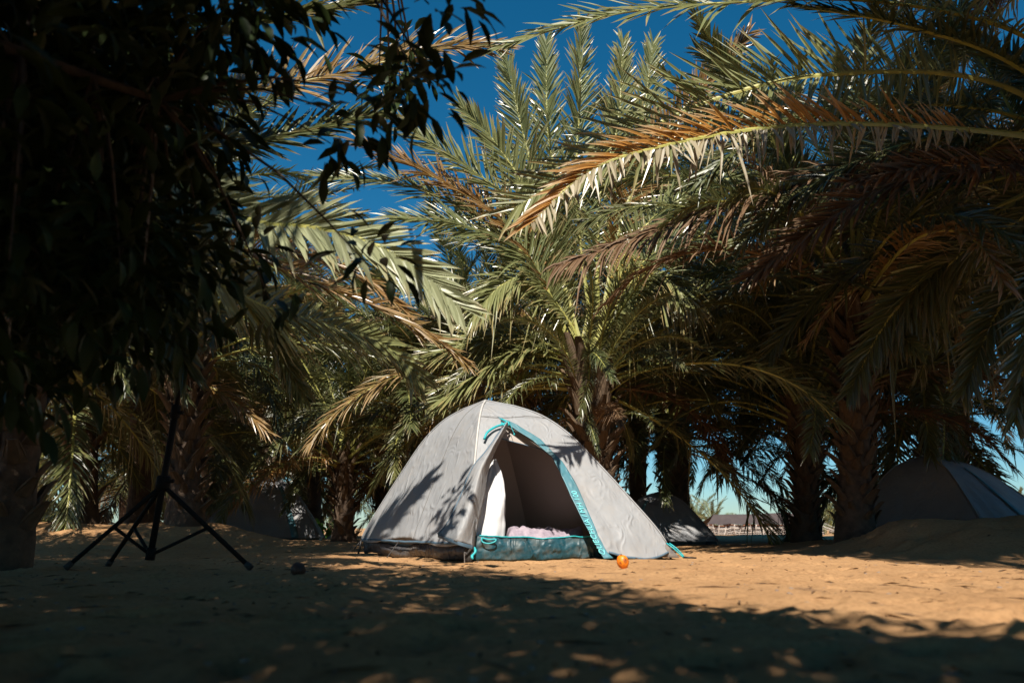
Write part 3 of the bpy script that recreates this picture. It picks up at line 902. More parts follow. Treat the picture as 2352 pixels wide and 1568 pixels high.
for c in clumps:
    nd = min(nodes, key=lambda q: (q - c).length)
    pts, _ = catmull([nd, nd.lerp(c, 0.5) + Vector((0, 0, 0.1)), c], 4)
    mb.tube(pts, [0.011, 0.009, 0.007, 0.005, 0.003], 4, False)
tw = part(mb, 'twigs', M['twig'], tree); tw['kind'] = 'stuff'

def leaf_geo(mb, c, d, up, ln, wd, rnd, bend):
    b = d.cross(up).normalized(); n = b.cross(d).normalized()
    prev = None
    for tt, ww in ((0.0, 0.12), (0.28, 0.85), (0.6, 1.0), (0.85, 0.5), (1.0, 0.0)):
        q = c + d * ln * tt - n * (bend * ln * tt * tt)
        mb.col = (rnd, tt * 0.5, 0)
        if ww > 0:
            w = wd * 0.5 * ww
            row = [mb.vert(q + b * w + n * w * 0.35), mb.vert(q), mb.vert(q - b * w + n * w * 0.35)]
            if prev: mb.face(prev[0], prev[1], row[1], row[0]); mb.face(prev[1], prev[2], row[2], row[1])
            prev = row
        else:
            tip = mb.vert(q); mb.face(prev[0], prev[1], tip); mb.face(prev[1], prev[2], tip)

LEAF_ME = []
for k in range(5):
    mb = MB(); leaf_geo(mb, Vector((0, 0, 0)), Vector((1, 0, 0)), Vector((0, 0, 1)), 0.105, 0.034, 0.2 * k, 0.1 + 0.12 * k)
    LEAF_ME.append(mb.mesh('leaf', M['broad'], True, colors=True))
leaves = []
for ci, c in enumerate(clumps):
    hand = ci >= len(clumps) - NH
    sp = 0.17 if hand else 0.34
    for k in range(24 if hand else 74):
        o = Vector((trng.gauss(0, 1), trng.gauss(0, 1), trng.gauss(0, 0.8)))
        o = o.normalized() * sp * trng.random() ** 0.5
        d = (o.normalized() + Vector((trng.uniform(-0.6, 0.6), trng.uniform(-0.6, 0.6), trng.uniform(-0.9, 0.3)))).normalized()
        up = Vector((trng.uniform(-0.5, 0.5), trng.uniform(-0.5, 0.5), 1)).normalized()
        if abs(d.dot(up)) > 0.95: continue
        leaves.append((c + o, d, up, trng.uniform(0.75, 1.25)))
# the 300 leaves that show largest are single objects
score = []
for i, (p, d, up, s_) in enumerate(leaves):
    u, v = proj(p)
    vis = u is not None and -20 < u < 1150 and -20 < v < 1000
    score.append((p - cam.location).length / s_ - (u / 1500.0 if vis else 0) if vis else 1e9)
order = np.argsort(np.array(score))
single = set(int(i) for i in order[:300] if score[int(i)] < 1e8)
mb = MB()
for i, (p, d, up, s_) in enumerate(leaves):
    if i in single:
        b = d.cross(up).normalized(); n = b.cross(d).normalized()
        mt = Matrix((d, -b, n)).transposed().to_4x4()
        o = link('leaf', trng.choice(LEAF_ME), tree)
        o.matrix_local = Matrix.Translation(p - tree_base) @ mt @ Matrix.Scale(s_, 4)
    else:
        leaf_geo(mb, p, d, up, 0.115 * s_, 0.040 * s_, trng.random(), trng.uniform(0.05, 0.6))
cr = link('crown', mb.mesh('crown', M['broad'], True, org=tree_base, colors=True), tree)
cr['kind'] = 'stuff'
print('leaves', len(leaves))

# a second broad-leaved tree added behind the camera to the right: only its shade enters the picture
t2 = Vector((3.9, -2.6, gz(3.9, -2.6) - 0.05))
tree2 = empty('leafy_tree', t2, 'unseen tall broad-leaved tree added behind the camera to shade the lower right sand', 'tree')
mb = MB(); mb.tube([t2, t2 + Vector((0, 0, 1.0)), t2 + Vector((-0.1, 0, 2.2))], [0.16, 0.13, 0.1], 10)
part(mb, 'trunk', M['twig'], tree2)
mb, mt2 = MB(), MB()
k = 0
while k < 900:
    p = Vector((trng.uniform(-0.5, 8.8), trng.uniform(-6.0, 5.2), trng.uniform(1.1, 9.4)))
    if ((p.x - 4.2) / 4.5) ** 2 + ((p.y + 0.4) / 5.6) ** 2 + ((p.z - 5.0) / 4.3) ** 2 > 1: continue
    gx, gy = sun_ground(p)
    if not (gy < 1.4 or (gy > 6.6 and gx > 2.7 + 0.5 * noise.noise((gy * 1.5, 3.0, 1.0)) + max(0, 8.2 - gy) * 0.3)): continue
    if (p - Vector((0, 0, 0.3))).length < 1.6 or trng.random() > crown_density(p) + 0.25: continue
    if p.y > -0.4:
        uu, vv = proj(p)
        if p.y > 0.1 and uu is not None and vv > -500: continue
        if p.z < 2.0: continue
    k += 1
    hub_ = t2 + Vector((-0.1, 0, 2.2))
    mt2.tube([hub_, hub_.lerp(p, 0.5) + Vector((0, 0, 0.25)), p], [0.03, 0.014, 0.004], 4, False)
    for q in range(52):
        o = Vector((trng.gauss(0, 1), trng.gauss(0, 1), trng.gauss(0, 0.8))).normalized() * 0.4 * trng.random() ** 0.5
        d = (o.normalized() + Vector((trng.uniform(-0.6, 0.6), trng.uniform(-0.6, 0.6), trng.uniform(-0.9, 0.3)))).normalized()
        up = Vector((trng.uniform(-0.5, 0.5), trng.uniform(-0.5, 0.5), 1)).normalized()
        if abs(d.dot(up)) < 0.95: leaf_geo(mb, p + o, d, up, 0.15, 0.055, trng.random(), 0.3)
part(mt2, 'branches', M['twig'], tree2)['kind'] = 'stuff'
cr2 = link('crown', mb.mesh('crown', M['broad'], True, org=t2, colors=True), tree2)
cr2['kind'] = 'stuff'

# ------------------------------------------------------------------ tents
PROF_R = [0, 0.05, 0.12, 0.19, 0.34, 0.49, 0.65, 0.81, 0.94, 1.0, 1.03]
PROF_H = [1, 0.985, 0.966, 0.945, 0.875, 0.75, 0.555, 0.345, 0.165, 0.05, 0.0]
_d = [0.0]
for i in range(1, len(PROF_R)):
    _d.append(_d[-1] + math.hypot(PROF_R[i] - PROF_R[i - 1], (PROF_H[i] - PROF_H[i - 1]) * 0.95))
PROF_S = [q / _d[-1] for q in _d]
_S, _Rr, _Hh = np.array(PROF_S), np.array(PROF_R), np.array(PROF_H)
# smooth the profile by resampling through a spline
_pp, _ = catmull([Vector((PROF_R[i], 0, PROF_H[i])) for i in range(len(PROF_R))], 200)
_ss = np.linspace(0, 1, 201)
_rr = np.array([p.x for p in _pp]); _hh = np.array([p.z for p in _pp])

class Dome:
    def __init__(self, apex, corners, scale=1.0, drop=0.0):
        self.A = Vector(apex); self.C = [Vector((c[0], c[1], 0)) for c in corners]
        self.g = [gz(c[0], c[1]) for c in corners]
        self.k = scale; self.drop = drop
    def pole(self, i, s):
        r, h = float(np.interp(s, _ss, _rr)), float(np.interp(s, _ss, _hh))
        A, C = self.A, self.C[i]
        p = Vector((A.x + (C.x - A.x) * r * self.k, A.y + (C.y - A.y) * r * self.k, 0))
        p.z = lerp(self.g[i], A.z - self.drop, h)
        return p
    def q(self, i, j, s, t, bulge=0.0, wr=None):
        a, b = self.pole(i, s), self.pole(j, s)
        p = a.lerp(b, t)
        if bulge:
            e = b - a
            n = Vector((e.y, -e.x, 0))
            if n.length > 1e-6:
                n.normalize()
                mid = (self.C[i] + self.C[j]) * 0.5 - Vector((self.A.x, self.A.y, 0))
                if n.dot(mid) < 0: n = -n
                p = p + n * (bulge * math.sin(math.pi * t) * s ** 1.6)
        if wr:
            p = p + wr(p, s, t)
        return p

def wrinkle(amp, seed):
    def f(p, s, t):
        # creases pulled from the seams and the corners
        a = noise.noise((t * 16 + seed, s * 2.2, seed))
        b = noise.noise((p.x * 5.5, p.y * 5.5, p.z * 5.5 + seed))
        c = noise.ridged_multi_fractal((p.x * 3.0 + seed, p.y * 3, p.z * 3), 0.9, 2.1, 3, 1.0, 2.0)
        e = smooth(0, 0.06, t) * smooth(1, 0.94, t)
        d = amp * e * (0.9 * a * smooth(0.25, 0.95, s) + 0.5 * b + 0.28 * (c - 1.0))
        return Vector((0.15, -1, 0.35)) * d
    return f

def panel(dome, i, j, s0, s1, t0, t1, ns, ntt, bulge, wr):
    """grid of rows; s0,s1 may be functions of t, t0,t1 functions of s"""
    rows = []
    for a in range(ns + 1):
        f = a / ns
        row = []
        for b_ in range(ntt + 1):
            g = b_ / ntt
            s_lo = s0(g) if callable(s0) else s0
            s_hi = s1(g) if callable(s1) else s1
            s_ = lerp(s_lo, s_hi, f)
            lo = t0(s_) if callable(t0) else t0
            hi = t1(s_) if callable(t1) else t1
            row.append(dome.q(i, j, s_, lerp(lo, hi, g), bulge, wr))
        rows.append(row)
    return rows

# ---- main tent: corners near, right, back, left
CN, CR_, CL = (-0.36, 6.15), (1.36, 6.58), (-1.55, 7.75)
CB = (0.22, 8.15)
TOP = P(1115, 920, 7.15)
D = Dome((TOP.x, 7.15, TOP.z), [CN, CR_, CB, CL])
tent = empty('camping_tent', (-0.1, 7.1, 0), 'pale grey dome tent with teal trim and its door open, in the sun', 'tent')
BULGE = 0.20

# find where measured directions meet the door side
_grid = []
for a in range(121):
    for b_ in range(121):
        s_, t_ = 0.02 + 0.98 * a / 120, b_ / 120
        q = D.q(0, 1, s_, t_, BULGE)
        _grid.append((*proj(q), s_, t_))
_grid = np.array(_grid)
def st_of(u, v, g=_grid):
    k = np.argsort((g[:, 0] - u) ** 2 + (g[:, 1] - v) ** 2)[:4]
    w = 1.0 / ((g[k, 0] - u) ** 2 + (g[k, 1] - v) ** 2 + 0.5)
    return float((g[k, 2] * w).sum() / w.sum()), float((g[k, 3] * w).sum() / w.sum())

outer = [st_of(*p) for p in ((1143, 957), (1185, 974), (1240, 1008), (1290, 1060), (1322, 1110), (1347, 1170), (1372, 1230), (1392, 1268), (1412, 1287))]
inner_ = [st_of(*p) for p in ((1146, 961), (1170, 977), (1222, 1010), (1266, 1047), (1292, 1097), (1312, 1142), (1340, 1197), (1362, 1240), (1386, 1280))]
print('outer', [(round(a, 2), round(b, 2)) for a, b in outer])
print('inner', [(round(a, 2), round(b, 2)) for a, b in inner_])
def mono(lst):
    out = []
    last = -1
    for a, b in lst:
        a = max(a, last + 0.004); last = a
        out.append((a, b))
    return out
outer, inner_ = mono(outer), mono(inner_)
s_start = outer[0][0]
t_outer = lambda s: interp(s, [a for a, b in outer], [b for a, b in outer])
t_inner = lambda s: interp(s, [a for a, b in inner_], [b for a, b in inner_])
hem_door = lambda t: 0.965 + 0.03 * math.sin(math.pi * min(1, max(0, t)))
hem = 0.925
wr1 = wrinkle(0.017, 3.0)
wr2 = wrinkle(0.022, 8.0)

# fly: left side, back sides
mb = MB()
mb.grid(panel(D, 0, 3, 0.0, lambda t: hem + 0.015 * math.sin(t * 9), 0, 1, 90, 80, 0.05, wr2))
part(mb, 'fly_side', M['fly'], tent, solid=0.002)
for (i, j) in ((1, 2), (2, 3)):
    mb = MB(); mb.grid(panel(D, i, j, 0.0, hem, 0, 1, 40, 30, 0.05, wr1))
    part(mb, 'fly_side', M['fly'], tent, solid=0.002)
# fly: door side, cap above the opening
mb = MB()
mb.grid(panel(D, 0, 1, 0.0, s_start, 0, 1, 24, 60, BULGE, wr1))
part(mb, 'fly_cap', M['fly'], tent, solid=0.002)
# fly: door side, panel right of the opening
mb = MB()
mb.grid(panel(D, 0, 1, s_start, hem_door, t_outer, 1, 90, 50, BULGE, wr1))
part(mb, 'fly_wing', M['fly'], tent, solid=0.002)
# fly: the strip left of the opening, up to the folded flap
tl_pts = mono([st_of(*p) for p in ((1143, 958), (1160, 972), (1140, 1000), (1115, 1040), (1100, 1065), (1092, 1090))])
sl_end = tl_pts[-1][0]
t_left = lambda s: max(0.02, interp(s, [a for a, b in tl_pts], [b for a, b in tl_pts]))
mb = MB()
mb.grid(panel(D, 0, 1, s_start, sl_end, 0, t_left, 30, 16, BULGE, wr1))
part(mb, 'fly_strip', M['fly'], tent, solid=0.002)
# teal binding round the door
def off(rows, v): return [[p + v for p in r] for r in rows]
mb = MB()
mb.grid(off(panel(D, 0, 1, s_start, 0.988, t_inner, lambda s: t_outer(s) + 0.004, 110, 8, BULGE, wrinkle(0.012, 31.0)), Vector((0, -0.006, 0.001))))
part(mb, 'door_binding', M['teal'], tent, solid=0.003)
mb = MB(); mb.tube([D.q(0, 1, s_start + 0.012 * math.sin(6 * t), t, BULGE, wr1) + Vector((0, -0.003, 0.002)) for t in np.linspace(0.01, 0.99, 50)], 0.0028, 4)
part(mb, 'stitched_seam', M['stitch'], tent)
mb = MB(); mb.tube([D.q(0, 3, s_, 0.42, 0.05, wr2) + Vector((-0.002, -0.003, 0.002)) for s_ in np.linspace(0.02, 0.92, 50)], 0.0026, 4)
part(mb, 'stitched_seam', M['stitch'], tent)
# hems
def ribbon(pts, width, nrm_off, mat, name, root, down=True):
    mb = MB()
    mb.grid([[p + Vector(nrm_off), p + Vector(nrm_off) + Vector((0, -0.002, -width))] for p in pts])
    return part(mb, name, mat, root, solid=0.002)
ribbon([D.q(0, 3, hem - 0.002, k / 60, 0.05, wr2) for k in range(61)], 0.022, (0, -0.004, 0.004), M['navy'], 'hem_tape', tent)
ribbon([D.q(0, 1, hem_door(t) - 0.004, lerp(t_outer(0.985), 1, k / 40), BULGE, wr1) for k in range(41) for t in [lerp(0, 1, k / 40)]], 0.018, (0, -0.006, 0.006), M['navy'], 'hem_tape', tent)
# pole sleeves / seams over the four poles
for i in range(4):
    mb = MB()
    mb.tube([D.pole(i, s_) + Vector((0, -0.002, 0.004)) for s_ in np.linspace(0.0, 0.93, 40)], 0.008 if i else 0.011, 6)
    part(mb, 'pole_sleeve', M['seam'] if i == 0 else M['fly'], tent)
    f = D.pole(i, 0.93); g_ = D.C[i] + Vector((0, 0, D.g[i]))
    mb = MB(); mb.tube([f, f.lerp(g_, 0.5) + Vector((0, 0, -0.02)), g_], [0.010, 0.012, 0.009], 6)
    part(mb, 'pole_foot', M['darkmetal'], tent)

# inner tent
DI = Dome((TOP.x, 7.15, TOP.z - 0.05), [(lerp(TOP.x, c[0], 0.94), lerp(7.15, c[1], 0.94)) for c in (CN, CR_, CB, CL)])
mb = MB()
for (i, j) in ((1, 2), (2, 3), (3, 0)):
    mb.grid(panel(DI, i, j, 0.02, 0.98, 0, 1, 36, 24, -0.02, None))
part(mb, 'inner_wall', M['inner'], tent)
_gi = []
for a in range(101):
    for b_ in range(101):
        s_, t_ = 0.02 + 0.96 * a / 100, b_ / 100
        _gi.append((*proj(DI.q(0, 1, s_, t_, 0.0)), s_, t_))
_gi = np.array(_gi)
arc = [st_of(u, v, _gi) for u, v in ((1100, 1004), (1150, 1007), (1200, 1020), (1245, 1032), (1285, 1062), (1320, 1105))]
arc = sorted(arc, key=lambda q: q[1])
s_arc = lambda t: interp(t, [b for a, b in arc], [a for a, b in arc])
mb = MB()
mb.grid(panel(DI, 0, 1, 0.02, s_arc, 0, 1, 12, 30, 0.0, None))
part(mb, 'inner_front', M['inner'], tent)
mb = MB()
mb.tube([DI.q(0, 1, s_arc(t), t) + Vector((0, -0.005, 0)) for t in np.linspace(0.02, 0.98, 40)], 0.0045, 5)
part(mb, 'inner_edge_cord', M['navy'], tent)
# white inner door gathered at the left of the opening
def sheet(left, right, n, m_, bul, name, mat, root, amp=0.008, seed=1.0, solid=0.002, foldn=0.0):
    L_, _ = catmull(left, n); R_, _ = catmull(right, n)
    rows = []
    for a in range(n + 1):
        row = []
        for b_ in range(m_ + 1):
            g = b_ / m_
            p = L_[a].lerp(R_[a], g)
            p = p + Vector((0, -1, 0)) * (bul * math.sin(math.pi * g) + foldn * math.sin(g * 9 + a * 0.05) * smooth(0, n, a))
            p = p + Vector((0.2, -1, 0.2)) * amp * (noise.noise((g * 4 + seed, a / n * 5, seed)) + 0.5 * noise.noise((g * 10 + seed, a / n * 9, seed)))
            row.append(p)
        rows.append(row)
    mb = MB(); mb.grid(rows)
    return part(mb, name, mat, root, solid=solid)
sheet([P(1128, 1058, 6.75), P(1116, 1100, 6.6), P(1100, 1170, 6.45), P(1088, 1243, 6.32)],
      [P(1140, 1054, 6.75), P(1156, 1100, 6.62), P(1161, 1160, 6.5), P(1159, 1243, 6.4)], 40, 14, 0.03, 'inner_door', M['inner_white'], tent, 0.02, 4.0, foldn=0.02)
# folded outer door flap, standing off the fly
_gl = []
for a in range(101):
    for b_ in range(101):
        s_, t_ = 0.02 + 0.98 * a / 100, b_ / 100
        q = D.q(0, 3, s_, t_, 0.05)
        _gl.append((*proj(q), q.y))
        q = D.q(0, 1, s_, t_, BULGE)
        _gl.append((*proj(q), q.y))
_gl = np.array(_gl)
def fly_y(u, v):
    d2 = (_gl[:, 0] - u) ** 2 + (_gl[:, 1] - v) ** 2
    k = np.argsort(d2)[:6]
    return float(_gl[k, 2].min())
def on(u, v, o): return P(u, v, fly_y(u, v) - o)
FL = [on(1163, 971, 0.02), on(1118, 1034, 0.05), on(1086, 1074, 0.08), on(1057, 1142, 0.13), on(1030, 1198, 0.19), on(1006, 1226, 0.24)]
FR = [on(1168, 976, 0.02), on(1138, 1035, 0.03), on(1122, 1080, 0.03), on(1113, 1135, 0.03), on(1100, 1192, 0.04), on(1087, 1254, 0.05)]
sheet(FL, FR, 60, 26, 0.16, 'door_flap', M['fly'], tent, 0.012, 9.0, foldn=0.014)
_fe, _ = catmull(FL, 40)
mb = MB(); mb.tube([p + Vector((-0.002, -0.004, 0)) for p in _fe], 0.007, 5); part(mb, 'flap_binding', M['navy'], tent)
def dn(p, z): return p + Vector((0, -0.006, -z))
sheet([dn(FL[-1], -0.004), dn(FL[-1], 0.01), dn(FL[-1], 0.024)], [dn(FR[-1], -0.004), dn(FR[-1], 0.01), dn(FR[-1], 0.024)], 4, 26, 0.166, 'flap_hem', M['navy'], tent, 0.0, 9.0)
# teal tie and toggles at the top of the flap
mb = MB()
pts, _ = catmull([on(1112, 1008, 0.05), on(1120, 992, 0.05), on(1138, 980, 0.05), on(1162, 972, 0.05), on(1170, 970, 0.04)], 16); mb.tube(pts, 0.011, 6)
pts, _ = catmull([on(1150, 962, 0.03), on(1160, 966, 0.05), on(1170, 974, 0.06), on(1160, 978, 0.06), on(1152, 970, 0.05)], 12); mb.tube(pts, 0.008, 5)
pts, _ = catmull([on(1172, 974, 0.05), on(1176, 984, 0.05), on(1180, 994, 0.05)], 6); mb.tube(pts, 0.0028, 4)
mb.lathe(on(1181, 997, 0.05), [(0.001, -0.012), (0.008, -0.006), (0.008, 0.006), (0.001, 0.012)], 8)
part(mb, 'tie_strap', M['cyan'], tent)

# groundsheet tub
def tub(dome, i, j, h0, h1, mat, name, seed, n=70, m_=8, outp=0.03, t1=1.0):
    rows = []
    a, b_ = dome.C[i], dome.C[j]
    e = (b_ - a).normalized(); nrm = Vector((e.y, -e.x, 0))
    if nrm.dot((a + b_) * 0.5 - Vector((dome.A.x, dome.A.y, 0))) < 0: nrm = -nrm
    for k in range(m_ + 1):
        f = k / m_
        row = []
        for q in range(n + 1):
            t = q / n * t1
            p = a.lerp(b_, t)
            h = lerp(h0, h1, t) + 0.01 * noise.noise((t * 6, seed, 0)) - 0.018 * math.sin(math.pi * min(1, t)) 
            z0 = gz(p.x, p.y) + 0.006 + 0.012 * max(0, noise.noise((t * 5, seed, 4)))
            p = p + nrm * (outp * math.sin(math.pi * f * 0.9) + 0.014 * noise.noise((t * 11, f * 3 + seed, seed)) + 0.008 * noise.noise((t * 40, f * 9, seed)))
            p.z = z0 + h * f
            row.append(p)
        rows.append(row)
    mb = MB(); mb.grid(rows)
    part(mb, name, mat, tent, solid=0.002)
    return rows[-1]
edge = tub(DI, 0, 1, 0.195, 0.185, M['tarp'], 'groundsheet_front', 2.0, 110, 14, 0.018)
tub(DI, 3, 0, 0.13, 0.13, M['tarp_dark'], 'groundsheet_side', 5.0)
tub(DI, 1, 2, 0.13, 0.13, M['tarp_dark'], 'groundsheet_side', 6.0, 30)
mb = MB()
fl = [DI.C[k] for k in range(4)]
mb.grid([[fl[0].lerp(fl[1], q / 10).lerp(fl[3].lerp(fl[2], q / 10), w / 10) + Vector((0, 0, 0.03)) for q in range(11)] for w in range(11)])
part(mb, 'groundsheet_floor', M['tarp_dark'], tent)
mb = MB(); mb.tube([p + Vector((0, -0.004, 0.002)) for p in edge[6:]], 0.0055, 5)
part(mb, 'door_zip', M['cyan'], tent)
e0 = edge[10]
mb = MB()
c0 = P(1122, 1240, e0.y - 0.03)
pts, _ = catmull([c0 + Vector((-0.055, 0, 0.02)), c0 + Vector((-0.05, -0.01, -0.012)), c0 + Vector((0, -0.015, -0.025)), c0 + Vector((0.05, -0.01, -0.012)), c0 + Vector((0.06, 0, 0.008)), c0 + Vector((0.0, 0, 0.006)), c0 + Vector((-0.055, 0, 0.02))], 24)
mb.tube(pts, 0.006, 5)
part(mb, 'door_loop', M['cyan'], tent)

# near foot: strap, webbing, peg
nb = Vector((CN[0], CN[1], D.g[0]))
mb = MB()
for dx in (-0.015, 0.02, 0.05):
    pts, _ = catmull([nb + Vector((dx, 0.02, 0.34)), nb + Vector((dx * 0.8 + 0.01, -0.02, 0.16)), nb + Vector((dx * 0.6, -0.03, 0.005))], 8)
    mb.tube(pts, [0.016] * 9, 6)
part(mb, 'foot_webbing', M['webbing'], tent)
mb = MB()
a0, a1 = P(1090, 1256, 6.08), P(1086, 1283, 6.02)
pts, _ = catmull([a0, a0.lerp(a1, 0.4) + Vector((0.012, 0, 0)), a0.lerp(a1, 0.75) + Vector((-0.01, 0, 0)), a1], 12); mb.tube(pts, [0.006, 0.008, 0.010, 0.012, 0.012, 0.011, 0.010, 0.009, 0.010, 0.012, 0.012, 0.010, 0.008], 6)
part(mb, 'foot_strap', M['cyan'], tent)
def peg(p, d, ln=0.12, r=0.004):
    mb = MB()
    d = Vector(d).normalized()
    q, _ = catmull([p - d * ln * 0.6, p + d * ln * 0.4, p + d * ln * 0.42 + Vector((0.01, 0, -0.004)), p + d * ln * 0.38 + Vector((0.018, 0, -0.012))], 10)
    mb.tube(q, r, 6)
    part(mb, 'peg', M['mesh_grey'], tent)
peg(P(1067, 1283, 6.05), (-0.05, 0, 1))
# right foot: cord, gusset and peg
rc = Vector((CR_[0], CR_[1], D.g[1]))
mb = MB()
hemR = D.pole(1, 0.93)
g0, g1, g2 = hemR + Vector((0.0, -0.01, 0.0)), rc + Vector((-0.14, -0.05, 0.02)), rc + Vector((0.06, -0.05, 0.015))
mb.grid([[g0.lerp(g1, k / 5), g0.lerp(g1.lerp(g2, 0.5), k / 5) + Vector((0, -0.02 * math.sin(k), 0)), g0.lerp(g2, k / 5)] for k in range(6)])
part(mb, 'foot_gusset', M['mesh_grey'], tent, solid=0.002)
mb = MB()
c1 = rc + Vector((0.10, -0.06, 0.015))
for dx in (-0.012, 0.012):
    pts, _ = catmull([hemR + Vector((0.01 + dx, -0.02, 0.0)), hemR.lerp(c1, 0.5) + Vector((dx, -0.02, 0.012)), c1 + Vector((dx * 0.5, 0, 0))], 8)
    mb.tube(pts, 0.006, 5)
part(mb, 'guy_cord', M['cyan'], tent)
mb = MB(); mb.tube([c1 + Vector((-0.01, 0, 0.005)), c1 + Vector((0.10, -0.01, 0.0))], [0.009, 0.006], 6)
part(mb, 'peg', M['darkmetal'], tent)
# left foot ring
lc = Vector((CL[0], CL[1], D.g[3]))
mb = MB()
pts = [lc + Vector((-0.05 + 0.022 * math.cos(a), -0.05, 0.05 + 0.022 * math.sin(a))) for a in np.linspace(0, 6.283, 14)]
mb.tube(pts, 0.004, 5, False)
mb.tube([lc + Vector((-0.03, -0.05, 0.05)), D.pole(3, 0.93)], 0.006, 5)
part(mb, 'foot_ring', M['darkmetal'], tent)
# side guy
mb = MB()
a0 = D.q(0, 3, hem, 0.55, 0.05); a1 = Vector((a0.x - 0.10, a0.y - 0.12, gz(a0.x, a0.y)))
mb.tube([a0, a1], 0.005, 5)
part(mb, 'guy_line', M['webbing'], tent)

# lettering on the door binding
cu = bpy.data.curves.new('lettering', 'FONT')
cu.body = 'QUECHUA / MH 100'
cu.size = 1.0
to = bpy.data.objects.new('lettering_tmp', cu)
col.objects.link(to)
bpy.context.view_layer.update()
tm = bpy.data.meshes.new_from_object(to.evaluated_get(bpy.context.evaluated_depsgraph_get()))
bpy.data.objects.remove(to)
vx = [v.co.copy() for v in tm.vertices]
xmax = max(v.x for v in vx)
# arc length table along the middle of the binding, from the bottom upwards
ss = np.linspace(0.972, s_start + 0.1, 160)
def bind(s, g): return D.q(0, 1, s, lerp(t_inner(s), t_outer(s), g), BULGE)
mid = [bind(s_, 0.5) for s_ in ss]
acc = [0.0]
for k in range(1, len(mid)): acc.append(acc[-1] + (mid[k] - mid[k - 1]).length)
LTXT = 0.62
size = LTXT / xmax
mb = MB()
for v in vx:
    s_ = interp(v.x * size, acc, ss)
    w_ = (bind(s_, 1) - bind(s_, 0)).length
    g = 0.72 - (v.y * size * 1.0) / w_
    q = bind(s_, g)
    mb.vert(q + Vector((0, -0.012, 0.002)))
for p in tm.polygons: mb.face(*p.vertices)
part(mb, 'lettering', M['print'], tent, smooth_=False)

# blanket on the tent floor
mb = MB()
rows = []
for k in range(37):
    fy = k / 36
    row = []
    for q in range(61):
        fx = q / 60
        x = lerp(-0.06, 0.66, fx) + 0.02 * noise.noise((fy * 5, 1, 2)); yv = lerp(6.55, 7.3, fy) + 0.17 * fx
        h = 0.14 + 0.07 * smooth(0, 0.3, fy) + 0.045 * noise.noise((fx * 5, fy * 4, 3.3)) + 0.03 * noise.noise((fx * 13, fy * 6, 8.1)) + 0.022 * abs(noise.noise((fx * 9 + fy * 5, fy * 3, 1.1)))
        edge_ = min(smooth(0, 0.06, fx), smooth(1, 0.94, fx), smooth(0, 0.07, fy), smooth(1, 0.95, fy))
        row.append((x, yv, 0.032 + h * edge_ ** 0.5))
    rows.append(row)
mb.grid(rows)
bl = link('blanket', mb.mesh('blanket', M['plush']))
tag(bl, 'rumpled lilac grey plush blanket on the floor of the open grey tent', 'blanket')

# ---- charcoal tents
def small_tent(label, apex, corners, door, mat, strip=None, seed=1.0):
    gr = gz(apex[0], apex[1])
    root = empty('dome_tent', (apex[0], apex[1], gr), label, 'tent', 'closed charcoal tents')
    d = Dome(apex, corners)
    for (i, j) in ((0, 1), (1, 2), (2, 3), (3, 0)):
        mb = MB(); mb.grid(panel(d, i, j, 0.0, 0.955, 0, 1, 36, 32, 0.10 if (i, j) == door else 0.04, wrinkle(0.02, seed + i)))
        part(mb, 'fly_side', mat, root, solid=0.002)
    for i in range(4):
        mb = MB(); mb.tube([d.pole(i, s_) + Vector((0, -0.004, 0.004)) for s_ in np.linspace(0, 0.95, 24)], 0.009, 5)
        part(mb, 'pole_sleeve', mat, root)
    i, j = door
    mb = MB()
    mb.grid(off([[d.q(i, j, s_, t_, 0.10) for t_ in ((0.5 if strip is None else strip) - 0.03, (0.5 if strip is None else strip) + 0.03)] for s_ in np.linspace(0.3, 0.95, 24)], Vector((0, -0.03, 0.0))))
    part(mb, 'door_binding', M['teal'], root, solid=0.002)
    mb = MB()
    for (i, j) in ((0, 1), (1, 2), (2, 3), (3, 0)):
        rows = []
        for f in (0, 0.5, 1.0):
            rows.append([Vector((p.x, p.y, gz(p.x, p.y) - 0.02 + 0.13 * f)) for p in [d.C[i].lerp(d.C[j], q / 10) * 0.97 + Vector((d.A.x, d.A.y, 0)) * 0.03 for q in range(11)]])
        mb.grid(rows)
    part(mb, 'groundsheet', M['tarp'], root)
    return root, d

def corners_at(cx, cy, w, dpt, rot):
    c, s_ = math.cos(R(rot)), math.sin(R(rot))
    return [(cx + x * c - y_ * s_, cy + x * s_ + y_ * c) for x, y_ in ((-w / 2, -dpt / 2), (w / 2, -dpt / 2), (w / 2, dpt / 2), (-w / 2, dpt / 2))]

p = P(618, 1094, 15.2)
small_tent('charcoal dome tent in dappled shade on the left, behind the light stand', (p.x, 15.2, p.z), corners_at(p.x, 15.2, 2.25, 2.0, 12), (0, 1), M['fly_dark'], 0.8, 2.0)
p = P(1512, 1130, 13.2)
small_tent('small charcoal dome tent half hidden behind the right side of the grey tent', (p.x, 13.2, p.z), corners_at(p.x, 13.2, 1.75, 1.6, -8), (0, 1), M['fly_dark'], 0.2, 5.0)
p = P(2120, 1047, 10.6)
small_tent('large charcoal dome tent with a teal door seam behind the right sand bank', (p.x, 10.6, p.z), corners_at(p.x + 0.25, 10.5, 1.9, 2.0, 28), (0, 1), M['fly_dark'], 0.5, 7.0)

